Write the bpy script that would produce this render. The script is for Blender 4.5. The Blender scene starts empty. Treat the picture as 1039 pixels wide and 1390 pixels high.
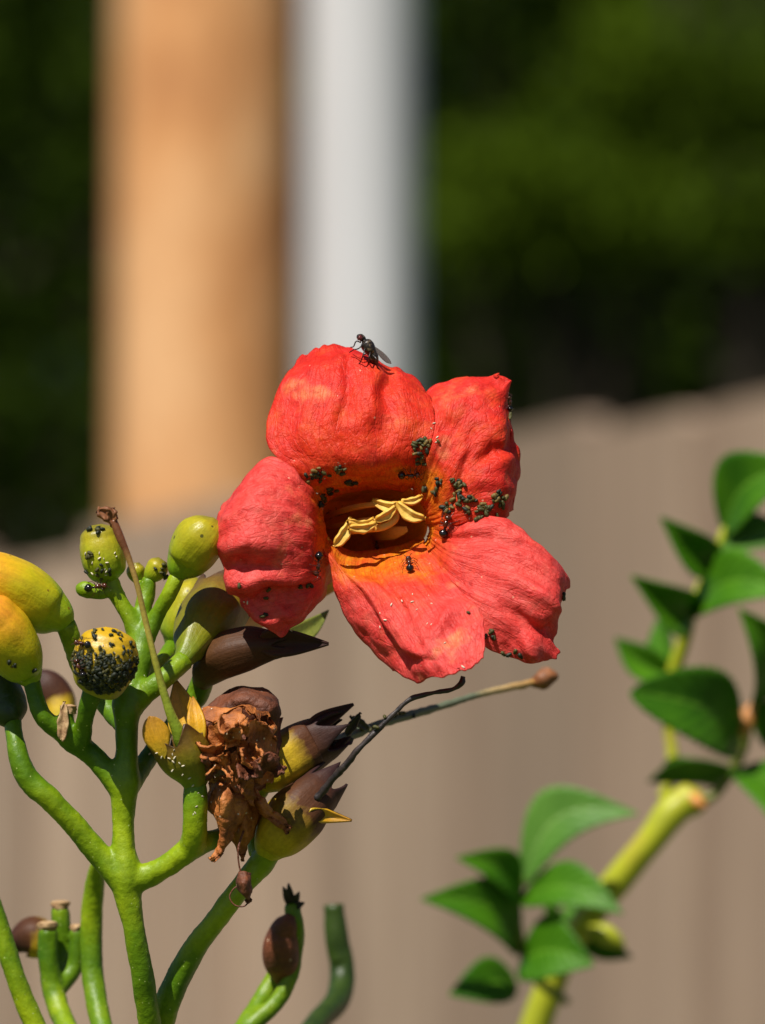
import bpy, math, random
import numpy as np
from mathutils import Vector, Matrix, noise
from mathutils.bvhtree import BVHTree

random.seed(7)
rng = np.random.default_rng(7)
scene = bpy.context.scene
COL = scene.collection

# ------------------------------------------------------------------ camera
F = 0.80                       # metres from the lens to the flower
TILT = math.radians(5.05)      # looking slightly up
CAM = np.array([0.0, 0.0, 1.45])
FW = np.array([0.0, math.cos(TILT), math.sin(TILT)])
UP = np.array([0.0, -math.sin(TILT), math.cos(TILT)])
RT = np.array([1.0, 0.0, 0.0])
FP = 8000.0                    # focal length in photo pixels (0.1 mm per pixel at the flower)
cd = bpy.data.cameras.new('camera')
cam = bpy.data.objects.new('camera', cd)
COL.objects.link(cam)
cam.location = CAM
cam.rotation_euler = (math.pi / 2 + TILT, 0, 0)
cd.sensor_fit = 'VERTICAL'
cd.sensor_width = 36 * 0.7471
cd.sensor_height = 36
cd.lens = FP / 1390 * 36
cd.clip_start = 0.01
cd.clip_end = 500
cd.dof.use_dof = True
cd.dof.focus_distance = F + 0.0005
cd.dof.aperture_fstop = 24.0
scene.camera = cam

# ------------------------------------------------------------------ light
SUN = Vector((-0.29, -0.52, 0.80)).normalized()
world = bpy.data.worlds.new('World')
scene.world = world
world.use_nodes = True
wn = world.node_tree
wn.nodes.clear()
sky = wn.nodes.new('ShaderNodeTexSky')
sky.sky_type = 'NISHITA'
sky.sun_disc = False
sky.air_density = 0.7
sky.dust_density = 0.4
sky.sun_elevation = math.asin(SUN.z)
sky.sun_rotation = math.atan2(SUN.x, SUN.y)
bg = wn.nodes.new('ShaderNodeBackground')
bg.inputs['Strength'].default_value = 0.05
wo = wn.nodes.new('ShaderNodeOutputWorld')
wn.links.new(sky.outputs[0], bg.inputs[0])
wn.links.new(bg.outputs[0], wo.inputs[0])
sd = bpy.data.lights.new('sun', 'SUN')
sd.energy = 5.0
sd.angle = math.radians(0.5)
sd.color = (1.0, 0.95, 0.87)
sun = bpy.data.objects.new('sun', sd)
COL.objects.link(sun)
sun.location = (-2, -3, 6)
sun.rotation_euler = (-SUN).to_track_quat('-Z', 'Y').to_euler()
scene.view_settings.view_transform = 'Standard'
scene.view_settings.look = 'None'
scene.view_settings.exposure = 0.25
scene.view_settings.gamma = 1.0
scene.cycles.use_denoising = True
scene.cycles.max_bounces = 8
scene.cycles.transparent_max_bounces = 8

# ------------------------------------------------------------------ materials
def nd(nt, kind, **kw):
    n = nt.nodes.new(kind)
    for k, v in kw.items():
        if k in n.inputs:
            n.inputs[k].default_value = v
        else:
            setattr(n, k, v)
    return n

def ramp(nt, stops):
    r = nt.nodes.new('ShaderNodeValToRGB')
    e = r.color_ramp.elements
    while len(e) > 1:
        e.remove(e[-1])
    e[0].position = stops[0][0]
    e[0].color = (*stops[0][1], 1)
    for p, c in stops[1:]:
        x = e.new(p)
        x.color = (*c, 1)
    return r

def math_node(nt, op, a, b=None):
    m = nt.nodes.new('ShaderNodeMath')
    m.operation = op
    for i, x in enumerate((a, b)):
        if x is None:
            continue
        if isinstance(x, (int, float)):
            m.inputs[i].default_value = x
        else:
            nt.links.new(x, m.inputs[i])
    return m.outputs[0]

def mixc(nt, fac, a, b, mode='MIX'):
    m = nt.nodes.new('ShaderNodeMix')
    m.data_type = 'RGBA'
    m.blend_type = mode
    for s, x in ((m.inputs[0], fac), (m.inputs[6], a), (m.inputs[7], b)):
        if isinstance(x, (int, float)):
            s.default_value = x
        elif isinstance(x, tuple):
            s.default_value = (*x, 1)
        else:
            nt.links.new(x, s)
    return m.outputs[2]

def new_mat(name):
    m = bpy.data.materials.new(name)
    m.use_nodes = True
    nt = m.node_tree
    nt.nodes.clear()
    return m, nt

def finish(m, nt, colour, rough=0.5, spec=0.5, height=None, bdist=2e-4, bstr=0.6, transl=0.0, tcol=None, coat=0.0, rough_sock=None):
    p = nt.nodes.new('ShaderNodeBsdfPrincipled')
    nt.links.new(colour, p.inputs['Base Color'])
    p.inputs['Roughness'].default_value = rough
    if rough_sock is not None:
        nt.links.new(rough_sock, p.inputs['Roughness'])
    p.inputs['Specular IOR Level'].default_value = spec
    p.inputs['Coat Weight'].default_value = coat
    p.inputs['Coat Roughness'].default_value = 0.25
    b = None
    if height is not None:
        b = nt.nodes.new('ShaderNodeBump')
        b.inputs['Strength'].default_value = bstr
        b.inputs['Distance'].default_value = bdist
        nt.links.new(height, b.inputs['Height'])
        nt.links.new(b.outputs[0], p.inputs['Normal'])
    out = nt.nodes.new('ShaderNodeOutputMaterial')
    if transl > 0:
        t = nt.nodes.new('ShaderNodeBsdfTranslucent')
        nt.links.new(tcol if tcol is not None else colour, t.inputs[0])
        if b is not None:
            nt.links.new(b.outputs[0], t.inputs[1])
        mx = nt.nodes.new('ShaderNodeMixShader')
        mx.inputs[0].default_value = transl
        nt.links.new(p.outputs[0], mx.inputs[1])
        nt.links.new(t.outputs[0], mx.inputs[2])
        nt.links.new(mx.outputs[0], out.inputs[0])
    else:
        nt.links.new(p.outputs[0], out.inputs[0])
    return m

def tissue(name, stops, along=True, nscale=500, jitter=0.25, rough=0.42, spec=0.5, bscale=1800, bdist=1.5e-4, bstr=0.5,
           transl=0.0, mottle=0.35, streak=0.0, coat=0.0, spots=None):
    """plant skin: colour ramp along the piece (or over noise), mottled and finely bumped"""
    m, nt = new_mat(name)
    tc = nt.nodes.new('ShaderNodeTexCoord')
    n1 = nd(nt, 'ShaderNodeTexNoise', Scale=float(nscale), Detail=5.0, Roughness=0.6)
    nt.links.new(tc.outputs['Object'], n1.inputs['Vector'])
    fac = n1.outputs[0]
    if along:
        sep = nt.nodes.new('ShaderNodeSeparateXYZ')
        nt.links.new(tc.outputs['UV'], sep.inputs[0])
        j = math_node(nt, 'MULTIPLY', math_node(nt, 'SUBTRACT', n1.outputs[0], 0.5), jitter * 2)
        fac = math_node(nt, 'ADD', sep.outputs[1], j)
    r = ramp(nt, stops)
    nt.links.new(fac, r.inputs[0])
    n2 = nd(nt, 'ShaderNodeTexNoise', Scale=float(bscale), Detail=4.0, Roughness=0.65)
    nt.links.new(tc.outputs['Object'], n2.inputs['Vector'])
    v = math_node(nt, 'MULTIPLY_ADD', n2.outputs[0], mottle * 2)
    v.node.inputs[2].default_value = 1.0 - mottle
    col = mixc(nt, 1.0, r.outputs[0], v, 'MULTIPLY')
    h = n2.outputs[0]
    if streak > 0:
        mp = nd(nt, 'ShaderNodeMapping')
        mp.inputs['Scale'].default_value = (26, 1.5, 1)
        nt.links.new(tc.outputs['UV'], mp.inputs[0])
        n3 = nd(nt, 'ShaderNodeTexNoise', Scale=1.6, Detail=4.0)
        nt.links.new(mp.outputs[0], n3.inputs['Vector'])
        s = math_node(nt, 'MULTIPLY_ADD', n3.outputs[0], streak * 2)
        s.node.inputs[2].default_value = 1.0 - streak
        col = mixc(nt, 1.0, col, s, 'MULTIPLY')
        h = math_node(nt, 'ADD', h, n3.outputs[0])
    if spots:
        vo = nd(nt, 'ShaderNodeTexVoronoi', Scale=float(spots[0]))
        nt.links.new(tc.outputs['Object'], vo.inputs['Vector'])
        sp = math_node(nt, 'LESS_THAN', vo.outputs['Distance'], spots[1])
        col = mixc(nt, sp, col, spots[2])
    return finish(m, nt, col, rough, spec, h, bdist, bstr, transl, coat=coat)

def petal_material(name='petal_red', pink=0.0):
    m, nt = new_mat(name)
    tc = nt.nodes.new('ShaderNodeTexCoord')
    sep = nt.nodes.new('ShaderNodeSeparateXYZ')
    nt.links.new(tc.outputs['UV'], sep.inputs[0])
    big = nd(nt, 'ShaderNodeTexNoise', Scale=110.0, Detail=5.0, Roughness=0.6, Distortion=0.6)
    nt.links.new(tc.outputs['Object'], big.inputs['Vector'])
    j = math_node(nt, 'MULTIPLY', math_node(nt, 'SUBTRACT', big.outputs[0], 0.5), 0.55)
    base = ramp(nt, [(0.0, (0.84, 0.27, 0.008)), (0.20, (0.86, 0.20, 0.010)), (0.33, (0.84, 0.055, 0.010)),
                     (0.58, (0.84, 0.040, 0.013)), (1.0, (0.80, 0.032, 0.020))])
    nt.links.new(math_node(nt, 'ADD', sep.outputs[1], j), base.inputs[0])
    # lighter orange blotches and pinker flushes
    b2 = nd(nt, 'ShaderNodeTexNoise', Scale=230.0, Detail=6.0, Roughness=0.62)
    nt.links.new(tc.outputs['Object'], b2.inputs['Vector'])
    f1 = ramp(nt, [(0.50, (0, 0, 0)), (0.72, (1, 1, 1))])
    nt.links.new(b2.outputs[0], f1.inputs[0])
    c = mixc(nt, math_node(nt, 'MULTIPLY', f1.outputs[0], 0.85), base.outputs[0], (0.88, 0.115, 0.022))
    b3 = nd(nt, 'ShaderNodeTexNoise', Scale=170.0, Detail=3.0)
    b3.inputs['Vector'].default_value = (0, 0, 0)
    mp3 = nd(nt, 'ShaderNodeMapping')
    mp3.inputs['Location'].default_value = (3.1, 1.7, 0.4)
    nt.links.new(tc.outputs['Object'], mp3.inputs[0])
    nt.links.new(mp3.outputs[0], b3.inputs['Vector'])
    f3 = ramp(nt, [(0.48, (0, 0, 0)), (0.70, (1, 1, 1))])
    nt.links.new(b3.outputs[0], f3.inputs[0])
    c = mixc(nt, math_node(nt, 'MULTIPLY', f3.outputs[0], 0.6), c, (0.80, 0.030, 0.036))
    pk = ramp(nt, [(0.22, (0, 0, 0)), (0.5, (pink, pink, pink))])
    nt.links.new(math_node(nt, 'ADD', sep.outputs[1], j), pk.inputs[0])
    c = mixc(nt, pk.outputs[0], c, (0.88, 0.105, 0.098))
    # pale worn flecks where the skin has dried
    f4 = ramp(nt, [(0.63, (0, 0, 0)), (0.75, (1, 1, 1))])
    nt.links.new(b3.outputs[0], f4.inputs[0])
    c = mixc(nt, math_node(nt, 'MULTIPLY', f4.outputs[0], 0.5), c, (0.92, 0.36, 0.12))
    # veins that run out from the throat
    mp = nd(nt, 'ShaderNodeMapping')
    mp.inputs['Scale'].default_value = (14, 1.6, 1)
    nt.links.new(tc.outputs['UV'], mp.inputs[0])
    vn = nd(nt, 'ShaderNodeTexNoise', Scale=1.5, Detail=6.0, Roughness=0.6, Distortion=1.2)
    nt.links.new(mp.outputs[0], vn.inputs['Vector'])
    vr = ramp(nt, [(0.44, (0, 0, 0)), (0.50, (1, 1, 1)), (0.56, (0, 0, 0))])
    nt.links.new(vn.outputs[0], vr.inputs[0])
    c = mixc(nt, math_node(nt, 'MULTIPLY', vr.outputs[0], 0.35), c, (0.60, 0.016, 0.014))
    mo = nd(nt, 'ShaderNodeTexNoise', Scale=380.0, Detail=7.0, Roughness=0.7, Distortion=0.5)
    nt.links.new(tc.outputs['Object'], mo.inputs['Vector'])
    mr = ramp(nt, [(0.34, (0.80, 0.62, 0.60)), (0.48, (1, 1.05, 1.05)), (0.66, (1.0, 1.6, 1.55))])
    nt.links.new(mo.outputs[0], mr.inputs[0])
    c = mixc(nt, 1.0, c, mr.outputs[0], 'MULTIPLY')
    # fine branching veins
    vv = nd(nt, 'ShaderNodeTexVoronoi', Scale=1.0, feature='DISTANCE_TO_EDGE')
    mpv = nd(nt, 'ShaderNodeMapping')
    mpv.inputs['Scale'].default_value = (26, 9, 1)
    wob = nd(nt, 'ShaderNodeTexNoise', Scale=9.0, Detail=3.0)
    nt.links.new(tc.outputs['UV'], wob.inputs['Vector'])
    wv = nt.nodes.new('ShaderNodeVectorMath'); wv.operation = 'MULTIPLY_ADD'
    nt.links.new(wob.outputs['Color'], wv.inputs[0])
    wv.inputs[1].default_value = (.06, .06, 0)
    nt.links.new(tc.outputs['UV'], wv.inputs[2])
    nt.links.new(wv.outputs[0], mpv.inputs[0])
    nt.links.new(mpv.outputs[0], vv.inputs['Vector'])
    vf = ramp(nt, [(0.0, (1, 1, 1)), (0.07, (0, 0, 0))])
    nt.links.new(vv.outputs['Distance'], vf.inputs[0])
    c = mixc(nt, math_node(nt, 'MULTIPLY', vf.outputs[0], 0.24), c, (0.66, 0.020, 0.014))
    # fine cell grain
    g = nd(nt, 'ShaderNodeTexNoise', Scale=1500.0, Detail=4.0, Roughness=0.7)
    nt.links.new(tc.outputs['Object'], g.inputs['Vector'])
    gv = math_node(nt, 'MULTIPLY_ADD', g.outputs[0], 0.7)
    gv.node.inputs[2].default_value = 0.65
    c = mixc(nt, 1.0, c, gv, 'MULTIPLY')
    vo = nd(nt, 'ShaderNodeTexVoronoi', Scale=420.0)
    nt.links.new(tc.outputs['Object'], vo.inputs['Vector'])
    sp = math_node(nt, 'LESS_THAN', vo.outputs['Distance'], 0.06)
    c = mixc(nt, math_node(nt, 'MULTIPLY', sp, 0.6), c, (0.93, 0.50, 0.32))
    med = nd(nt, 'ShaderNodeTexNoise', Scale=520.0, Detail=5.0, Roughness=0.6, Distortion=0.8)
    nt.links.new(tc.outputs['Object'], med.inputs['Vector'])
    h = math_node(nt, 'ADD', math_node(nt, 'MULTIPLY', med.outputs[0], 1.6),
                  math_node(nt, 'ADD', math_node(nt, 'MULTIPLY', g.outputs[0], 0.8), math_node(nt, 'ADD', math_node(nt, 'MULTIPLY', vn.outputs[0], 0.7), math_node(nt, 'MULTIPLY', vf.outputs[0], -0.22))))
    t = mixc(nt, 0.5, c, (0.95, 0.10, 0.02))
    return finish(m, nt, c, 0.45, 0.28, h, 3.6e-4, 0.55, 0.3, t)

def plain(name, col, rough=0.5, spec=0.5, scale=1500, amt=0.35, bdist=1e-4, metal=0.0):
    dark = tuple(x * (1 - amt) for x in col)
    lite = tuple(min(1, x * (1 + amt)) for x in col)
    return tissue(name, [(0.3, dark), (0.7, lite)], along=False, nscale=scale, rough=rough, spec=spec, bdist=bdist, mottle=0.1)

MAT = {}
MAT['petal'] = petal_material()
MAT['petal_pink'] = petal_material('petal_pink_red', 0.62)
MAT['throat'] = tissue('throat_orange', [(0.0, (0.84, 0.22, 0.012)), (0.12, (0.86, 0.32, 0.012)), (0.55, (0.78, 0.26, 0.02)), (1, (0.62, 0.30, 0.04))], streak=0.3, transl=0.12, nscale=300, jitter=0.15, rough=0.4)
MAT['stem'] = tissue('stem_green', [(0.34, (0.045, 0.125, 0.001)), (0.48, (0.115, 0.215, 0.002)), (0.64, (0.29, 0.38, 0.004))], along=False, nscale=60, rough=0.42, spec=0.4, bscale=1900, bdist=2.0e-4, mottle=0.3, spots=(900, 0.09, (0.42, 0.48, 0.14)))
MAT['bud_green'] = tissue('bud_green', [(0.0, (0.15, 0.28, 0.008)), (0.35, (0.29, 0.33, 0.008)), (0.8, (0.38, 0.32, 0.010)), (1, (0.20, 0.17, 0.012))], nscale=260, rough=0.36, spec=0.4, jitter=0.3, mottle=0.3, streak=0.22, spots=(330, 0.09, (0.10, 0.09, 0.01)))
MAT['bud_orange'] = tissue('bud_orange', [(0.0, (0.20, 0.36, 0.012)), (0.22, (0.32, 0.38, 0.008)), (0.5, (0.52, 0.42, 0.008)), (0.74, (0.66, 0.34, 0.012)), (1, (0.72, 0.18, 0.03))], nscale=220, rough=0.36, spec=0.4, jitter=0.24, mottle=0.25, streak=0.22, spots=(300, 0.07, (0.22, 0.14, 0.01)))
MAT['bud_yellow'] = tissue('bud_yellow', [(0.0, (0.22, 0.28, 0.015)), (0.35, (0.36, 0.28, 0.010)), (0.6, (0.54, 0.34, 0.008)), (1, (0.56, 0.33, 0.010))], nscale=400, rough=0.4, jitter=0.15, mottle=0.3)
MAT['calyx'] = tissue('calyx_olive', [(0.0, (0.14, 0.22, 0.006)), (0.4, (0.19, 0.18, 0.006)), (0.75, (0.17, 0.10, 0.008)), (1, (0.08, 0.035, 0.010))], nscale=350, rough=0.4, jitter=0.22, mottle=0.35, streak=0.3)
MAT['calyx_inner'] = tissue('sepal_yellow', [(0.0, (0.55, 0.38, 0.02)), (0.5, (0.70, 0.36, 0.015)), (1, (0.42, 0.19, 0.02))], nscale=420, rough=0.4, jitter=0.25, mottle=0.4, streak=0.3, transl=0.1)
MAT['calyx_purple_shade'] = tissue('calyx_brown_shade', [(0.0, (0.44, 0.42, 0.010)), (0.34, (0.50, 0.33, 0.012)), (0.52, (0.085, 0.030, 0.010)), (1, (0.03, 0.013, 0.014))], nscale=300, rough=0.55, spec=0.25, jitter=0.16, mottle=0.35, streak=0.25)  # yellow calyx; the dark far end is cast shade put into the colour
MAT['bud_brown_shade'] = tissue('bud_brown_shade', [(0.0, (0.10, 0.045, 0.010)), (0.5, (0.075, 0.028, 0.009)), (1, (0.03, 0.013, 0.012))], nscale=300, rough=0.55, spec=0.25, jitter=0.16, mottle=0.35, streak=0.25)  # brown deepened to stand for the shade under the left petal
MAT['anther'] = tissue('anther_yellow', [(0.0, (0.80, 0.44, 0.05)), (0.5, (0.86, 0.56, 0.11)), (1, (0.74, 0.36, 0.03))], nscale=600, rough=0.5, jitter=0.3, mottle=0.25, streak=0.25, transl=0.1)
MAT['filament'] = tissue('filament_orange', [(0.0, (0.74, 0.24, 0.02)), (0.6, (0.82, 0.36, 0.03)), (1, (0.86, 0.52, 0.10))], nscale=500, rough=0.4, jitter=0.2, mottle=0.2, streak=0.25, transl=0.15)
MAT['dry'] = tissue('dry_brown', [(0.3, (0.13, 0.032, 0.007)), (0.5, (0.42, 0.125, 0.022)), (0.68, (0.58, 0.21, 0.045))], along=False, nscale=330, rough=0.6, bscale=1300, bdist=4e-4, bstr=0.9, mottle=0.5, spots=(800, 0.11, (0.72, 0.58, 0.40)), transl=0.05)
MAT['dry_dark'] = tissue('dry_dark_brown', [(0.25, (0.05, 0.014, 0.006)), (0.72, (0.20, 0.055, 0.018))], along=False, nscale=330, rough=0.6, bscale=1300, bdist=4e-4, bstr=0.9, mottle=0.5, spots=(500, 0.09, (0.6, 0.42, 0.28)))
MAT['cut'] = tissue('cut_end_tan', [(0.3, (0.28, 0.14, 0.06)), (0.7, (0.52, 0.36, 0.18))], along=False, nscale=900, rough=0.7, mottle=0.5)
MAT['style'] = tissue('style_green', [(0.0, (0.26, 0.42, 0.02)), (0.45, (0.40, 0.36, 0.05)), (0.78, (0.34, 0.20, 0.05)), (0.88, (0.16, 0.055, 0.02)), (1, (0.18, 0.06, 0.02))], nscale=300, jitter=0.05, rough=0.45)
MAT['stigma'] = tissue('stigma_brown', [(0.3, (0.13, 0.045, 0.015)), (0.7, (0.30, 0.11, 0.035))], along=False, nscale=900, rough=0.6, mottle=0.4)
MAT['wire'] = tissue('dead_style_black', [(0.3, (0.010, 0.008, 0.010)), (0.7, (0.045, 0.03, 0.026))], along=False, nscale=900, rough=0.5)
MAT['wire_grey'] = tissue('dead_style_grey', [(0.0, (0.09, 0.11, 0.07)), (0.7, (0.13, 0.15, 0.09)), (0.82, (0.46, 0.32, 0.14)), (1, (0.42, 0.22, 0.06))], nscale=500, jitter=0.06, rough=0.6)
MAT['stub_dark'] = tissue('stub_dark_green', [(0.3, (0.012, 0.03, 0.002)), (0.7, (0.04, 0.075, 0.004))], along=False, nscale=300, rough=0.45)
MAT['ant'] = tissue('ant_shell', [(0.0, (0.07, 0.016, 0.008)), (0.5, (0.075, 0.018, 0.008)), (0.60, (0.010, 0.006, 0.006)), (1, (0.006, 0.005, 0.006))], nscale=900, jitter=0.02, rough=0.16, spec=0.7, bdist=3e-5, mottle=0.3)
MAT['ant_leg'] = plain('ant_leg', (0.045, 0.012, 0.006), 0.35)
MAT['aphid_dark'] = plain('aphid_dark', (0.011, 0.016, 0.005), 0.6, scale=3000)
MAT['aphid_olive'] = plain('aphid_olive', (0.060, 0.055, 0.008), 0.65, scale=3000)
MAT['aphid_brown'] = plain('aphid_brown', (0.17, 0.105, 0.018), 0.65, scale=3000)
MAT['skin_white'] = plain('aphid_skin_white', (0.72, 0.62, 0.46), 0.6, scale=3000)
MAT['fly_body'] = tissue('fly_body', [(0.36, (0.008, 0.006, 0.005)), (0.56, (0.03, 0.02, 0.016)), (0.70, (0.24, 0.17, 0.09))], along=False, nscale=1700, rough=0.35, mottle=0.4, bdist=2e-4)
MAT['fly_eye'] = plain('fly_eye', (0.11, 0.02, 0.016), 0.25)
MAT['fly_leg'] = plain('fly_leg', (0.014, 0.010, 0.009), 0.4)

def wing_material():
    m, nt = new_mat('fly_wing')
    tc = nt.nodes.new('ShaderNodeTexCoord')
    w = nd(nt, 'ShaderNodeTexWave', Scale=3.0, Distortion=2.0)
    nt.links.new(tc.outputs['UV'], w.inputs['Vector'])
    r = ramp(nt, [(0.1, (0.05, 0.035, 0.03)), (0.6, (0.26, 0.21, 0.19))])
    nt.links.new(w.outputs[1], r.inputs[0])
    p = nt.nodes.new('ShaderNodeBsdfPrincipled')
    nt.links.new(r.outputs[0], p.inputs['Base Color'])
    p.inputs['Roughness'].default_value = 0.2
    p.inputs['Alpha'].default_value = 0.72
    o = nt.nodes.new('ShaderNodeOutputMaterial')
    nt.links.new(p.outputs[0], o.inputs[0])
    return m
MAT['fly_wing'] = wing_material()

def leaf_material(name, a, b, c, rough=0.46, transl=0.25, scale=90):
    m, nt = new_mat(name)
    tc = nt.nodes.new('ShaderNodeTexCoord')
    sep = nt.nodes.new('ShaderNodeSeparateXYZ')
    nt.links.new(tc.outputs['UV'], sep.inputs[0])
    au = math_node(nt, 'ABSOLUTE', math_node(nt, 'SUBTRACT', sep.outputs[0], 0.5))
    n = nd(nt, 'ShaderNodeTexNoise', Scale=float(scale), Detail=4.0)
    nt.links.new(tc.outputs['Object'], n.inputs['Vector'])
    r = ramp(nt, [(0.3, a), (0.7, b)])
    nt.links.new(n.outputs[0], r.inputs[0])
    # side veins slant towards the tip
    vv = math_node(nt, 'SUBTRACT', sep.outputs[1], math_node(nt, 'MULTIPLY', au, 0.55))
    s = math_node(nt, 'SINE', math_node(nt, 'MULTIPLY', vv, 58.0))
    vein = math_node(nt, 'GREATER_THAN', s, 0.93)
    rib = math_node(nt, 'LESS_THAN', au, 0.018)
    k = math_node(nt, 'MAXIMUM', math_node(nt, 'MULTIPLY', vein, 0.18), rib)
    col = mixc(nt, k, r.outputs[0], c)
    return finish(m, nt, col, rough, 0.3, math_node(nt, 'ADD', s, math_node(nt, 'MULTIPLY', n.outputs[0], 2.0)), 2.5e-4, 0.25, transl)
MAT['leaf'] = leaf_material('shrub_leaf', (0.028, 0.12, 0.002), (0.085, 0.25, 0.006), (0.13, 0.30, 0.018))
MAT['leaf_pale'] = leaf_material('shrub_leaf_pale', (0.065, 0.18, 0.02), (0.13, 0.30, 0.04), (0.22, 0.36, 0.09))
MAT['cane'] = tissue('cane_yellow_green', [(0.25, (0.30, 0.33, 0.02)), (0.55, (0.42, 0.44, 0.02)), (0.8, (0.46, 0.30, 0.06))], along=False, nscale=70, rough=0.4, mottle=0.25)
MAT['cane_thin'] = tissue('twig_olive', [(0.3, (0.10, 0.13, 0.02)), (0.7, (0.26, 0.27, 0.04))], along=False, nscale=90, rough=0.45)
MAT['thorn'] = plain('thorn_orange', (0.55, 0.22, 0.05), 0.5, scale=200)

def wood(name, stops, ring=9.0, rnd=0.25, uvw=(1, 1, 0.06), rough=0.75, scale=1.0, bd=0.002):
    m, nt = new_mat(name)
    tc = nt.nodes.new('ShaderNodeTexCoord')
    oi = nt.nodes.new('ShaderNodeObjectInfo')
    mp = nd(nt, 'ShaderNodeMapping')
    mp.inputs['Scale'].default_value = uvw
    add = nt.nodes.new('ShaderNodeVectorMath')
    cb = nt.nodes.new('ShaderNodeCombineXYZ')
    nt.links.new(math_node(nt, 'MULTIPLY', oi.outputs['Random'], 37.0), cb.inputs[2])
    nt.links.new(tc.outputs['Object'], mp.inputs[0])
    nt.links.new(mp.outputs[0], add.inputs[0])
    nt.links.new(cb.outputs[0], add.inputs[1])
    n = nd(nt, 'ShaderNodeTexNoise', Scale=float(ring), Detail=8.0, Roughness=0.62, Distortion=0.4)
    nt.links.new(add.outputs[0], n.inputs['Vector'])
    r = ramp(nt, stops)
    nt.links.new(n.outputs[0], r.inputs[0])
    v = math_node(nt, 'MULTIPLY_ADD', oi.outputs['Random'], rnd * 2)
    v.node.inputs[2].default_value = 1 - rnd
    col = mixc(nt, 1.0, r.outputs[0], v, 'MULTIPLY')
    n2 = nd(nt, 'ShaderNodeTexNoise', Scale=float(ring * 9), Detail=5.0)
    nt.links.new(add.outputs[0], n2.inputs['Vector'])
    g = math_node(nt, 'MULTIPLY_ADD', n2.outputs[0], 0.5)
    g.node.inputs[2].default_value = 0.75
    col = mixc(nt, 1.0, col, g, 'MULTIPLY')
    return finish(m, nt, col, rough, 0.25, n2.outputs[0], bd, 0.6)
MAT['fence'] = wood('weathered_fence', [(0.3, (0.22, 0.150, 0.105)), (0.5, (0.32, 0.225, 0.160)), (0.7, (0.42, 0.31, 0.225))], ring=13, rnd=0.30)
MAT['pole'] = wood('pole_wood', [(0.36, (0.37, 0.155, 0.060)), (0.48, (0.60, 0.28, 0.105)), (0.62, (0.71, 0.40, 0.19))], ring=6.5, rnd=0.0, uvw=(1.1, 1.1, 0.45))
MAT['conduit'] = wood('conduit_grey', [(0.3, (0.50, 0.49, 0.49)), (0.7, (0.64, 0.63, 0.63))], ring=6, rnd=0.0, uvw=(1, 1, 0.05), rough=0.5, bd=0.0005)
MAT['bark'] = wood('tree_bark', [(0.3, (0.018, 0.014, 0.008)), (0.7, (0.045, 0.034, 0.02))], ring=8, rnd=0.1)

def foliage_material(name, a, b):
    m, nt = new_mat(name)
    tc = nt.nodes.new('ShaderNodeTexCoord')
    n = nd(nt, 'ShaderNodeTexNoise', Scale=2.2, Detail=3.0)
    nt.links.new(tc.outputs['Object'], n.inputs['Vector'])
    r = ramp(nt, [(0.35, a), (0.65, b)])
    nt.links.new(n.outputs[0], r.inputs[0])
    return finish(m, nt, r.outputs[0], 0.7, 0.06, None, transl=0.12)
MAT['tree_a'] = foliage_material('foliage_shaded', (0.012, 0.026, 0.0006), (0.034, 0.060, 0.002))  # leaf colour darkened to stand for trees in shade
MAT['tree_b'] = foliage_material('foliage_sunlit', (0.038, 0.070, 0.002), (0.085, 0.135, 0.005))  # leaf colour brightened to stand for sunlit clumps

def ground_material():
    m, nt = new_mat('grass_ground')
    tc = nt.nodes.new('ShaderNodeTexCoord')
    n = nd(nt, 'ShaderNodeTexNoise', Scale=3.0, Detail=8.0)
    nt.links.new(tc.outputs['Object'], n.inputs['Vector'])
    r = ramp(nt, [(0.35, (0.035, 0.055, 0.012)), (0.65, (0.10, 0.12, 0.035))])
    nt.links.new(n.outputs[0], r.inputs[0])
    return finish(m, nt, r.outputs[0], 0.9, 0.2, n.outputs[0], 0.03, 0.8)
MAT['ground'] = ground_material()

# ------------------------------------------------------------------ geometry helpers
def W(px, py, d=0.0):
    """photo pixel at d millimetres behind the plane of focus -> world point"""
    D = F + d * 1e-3
    return CAM + FW * D + RT * ((px - 519.5) / FP * D) + UP * ((695.0 - py) / FP * D)

def WD(px, py, D):
    return W(px, py, (D - F) * 1e3)

def px2m(r, d=0.0):
    return r * (F + d * 1e-3) / FP

def cr(P, t):
    """Catmull-Rom through the rows of P at parameters t in [0, n-1]"""
    P = np.asarray(P, float)
    n = len(P)
    if n == 2:
        return P[0] + (P[1] - P[0]) * np.asarray(t)[:, None]
    E = np.vstack([2 * P[0] - P[1], P, 2 * P[-1] - P[-2]])
    t = np.clip(np.asarray(t, float), 0, n - 1 - 1e-9)
    i = t.astype(int)
    f = (t - i)[:, None]
    a, b, c, d = E[i], E[i + 1], E[i + 2], E[i + 3]
    return 0.5 * ((2 * b) + (c - a) * f + (2 * a - 5 * b + 4 * c - d) * f ** 2 + (3 * b - a - 3 * c + d) * f ** 3)

def fbm(p, octs=3):
    s, a = 0.0, 1.0
    v = Vector(p)
    for _ in range(octs):
        s += a * noise.noise(v)
        v = v * 2.07 + Vector((3.1, 1.7, 5.3))
        a *= 0.5
    return s

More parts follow.
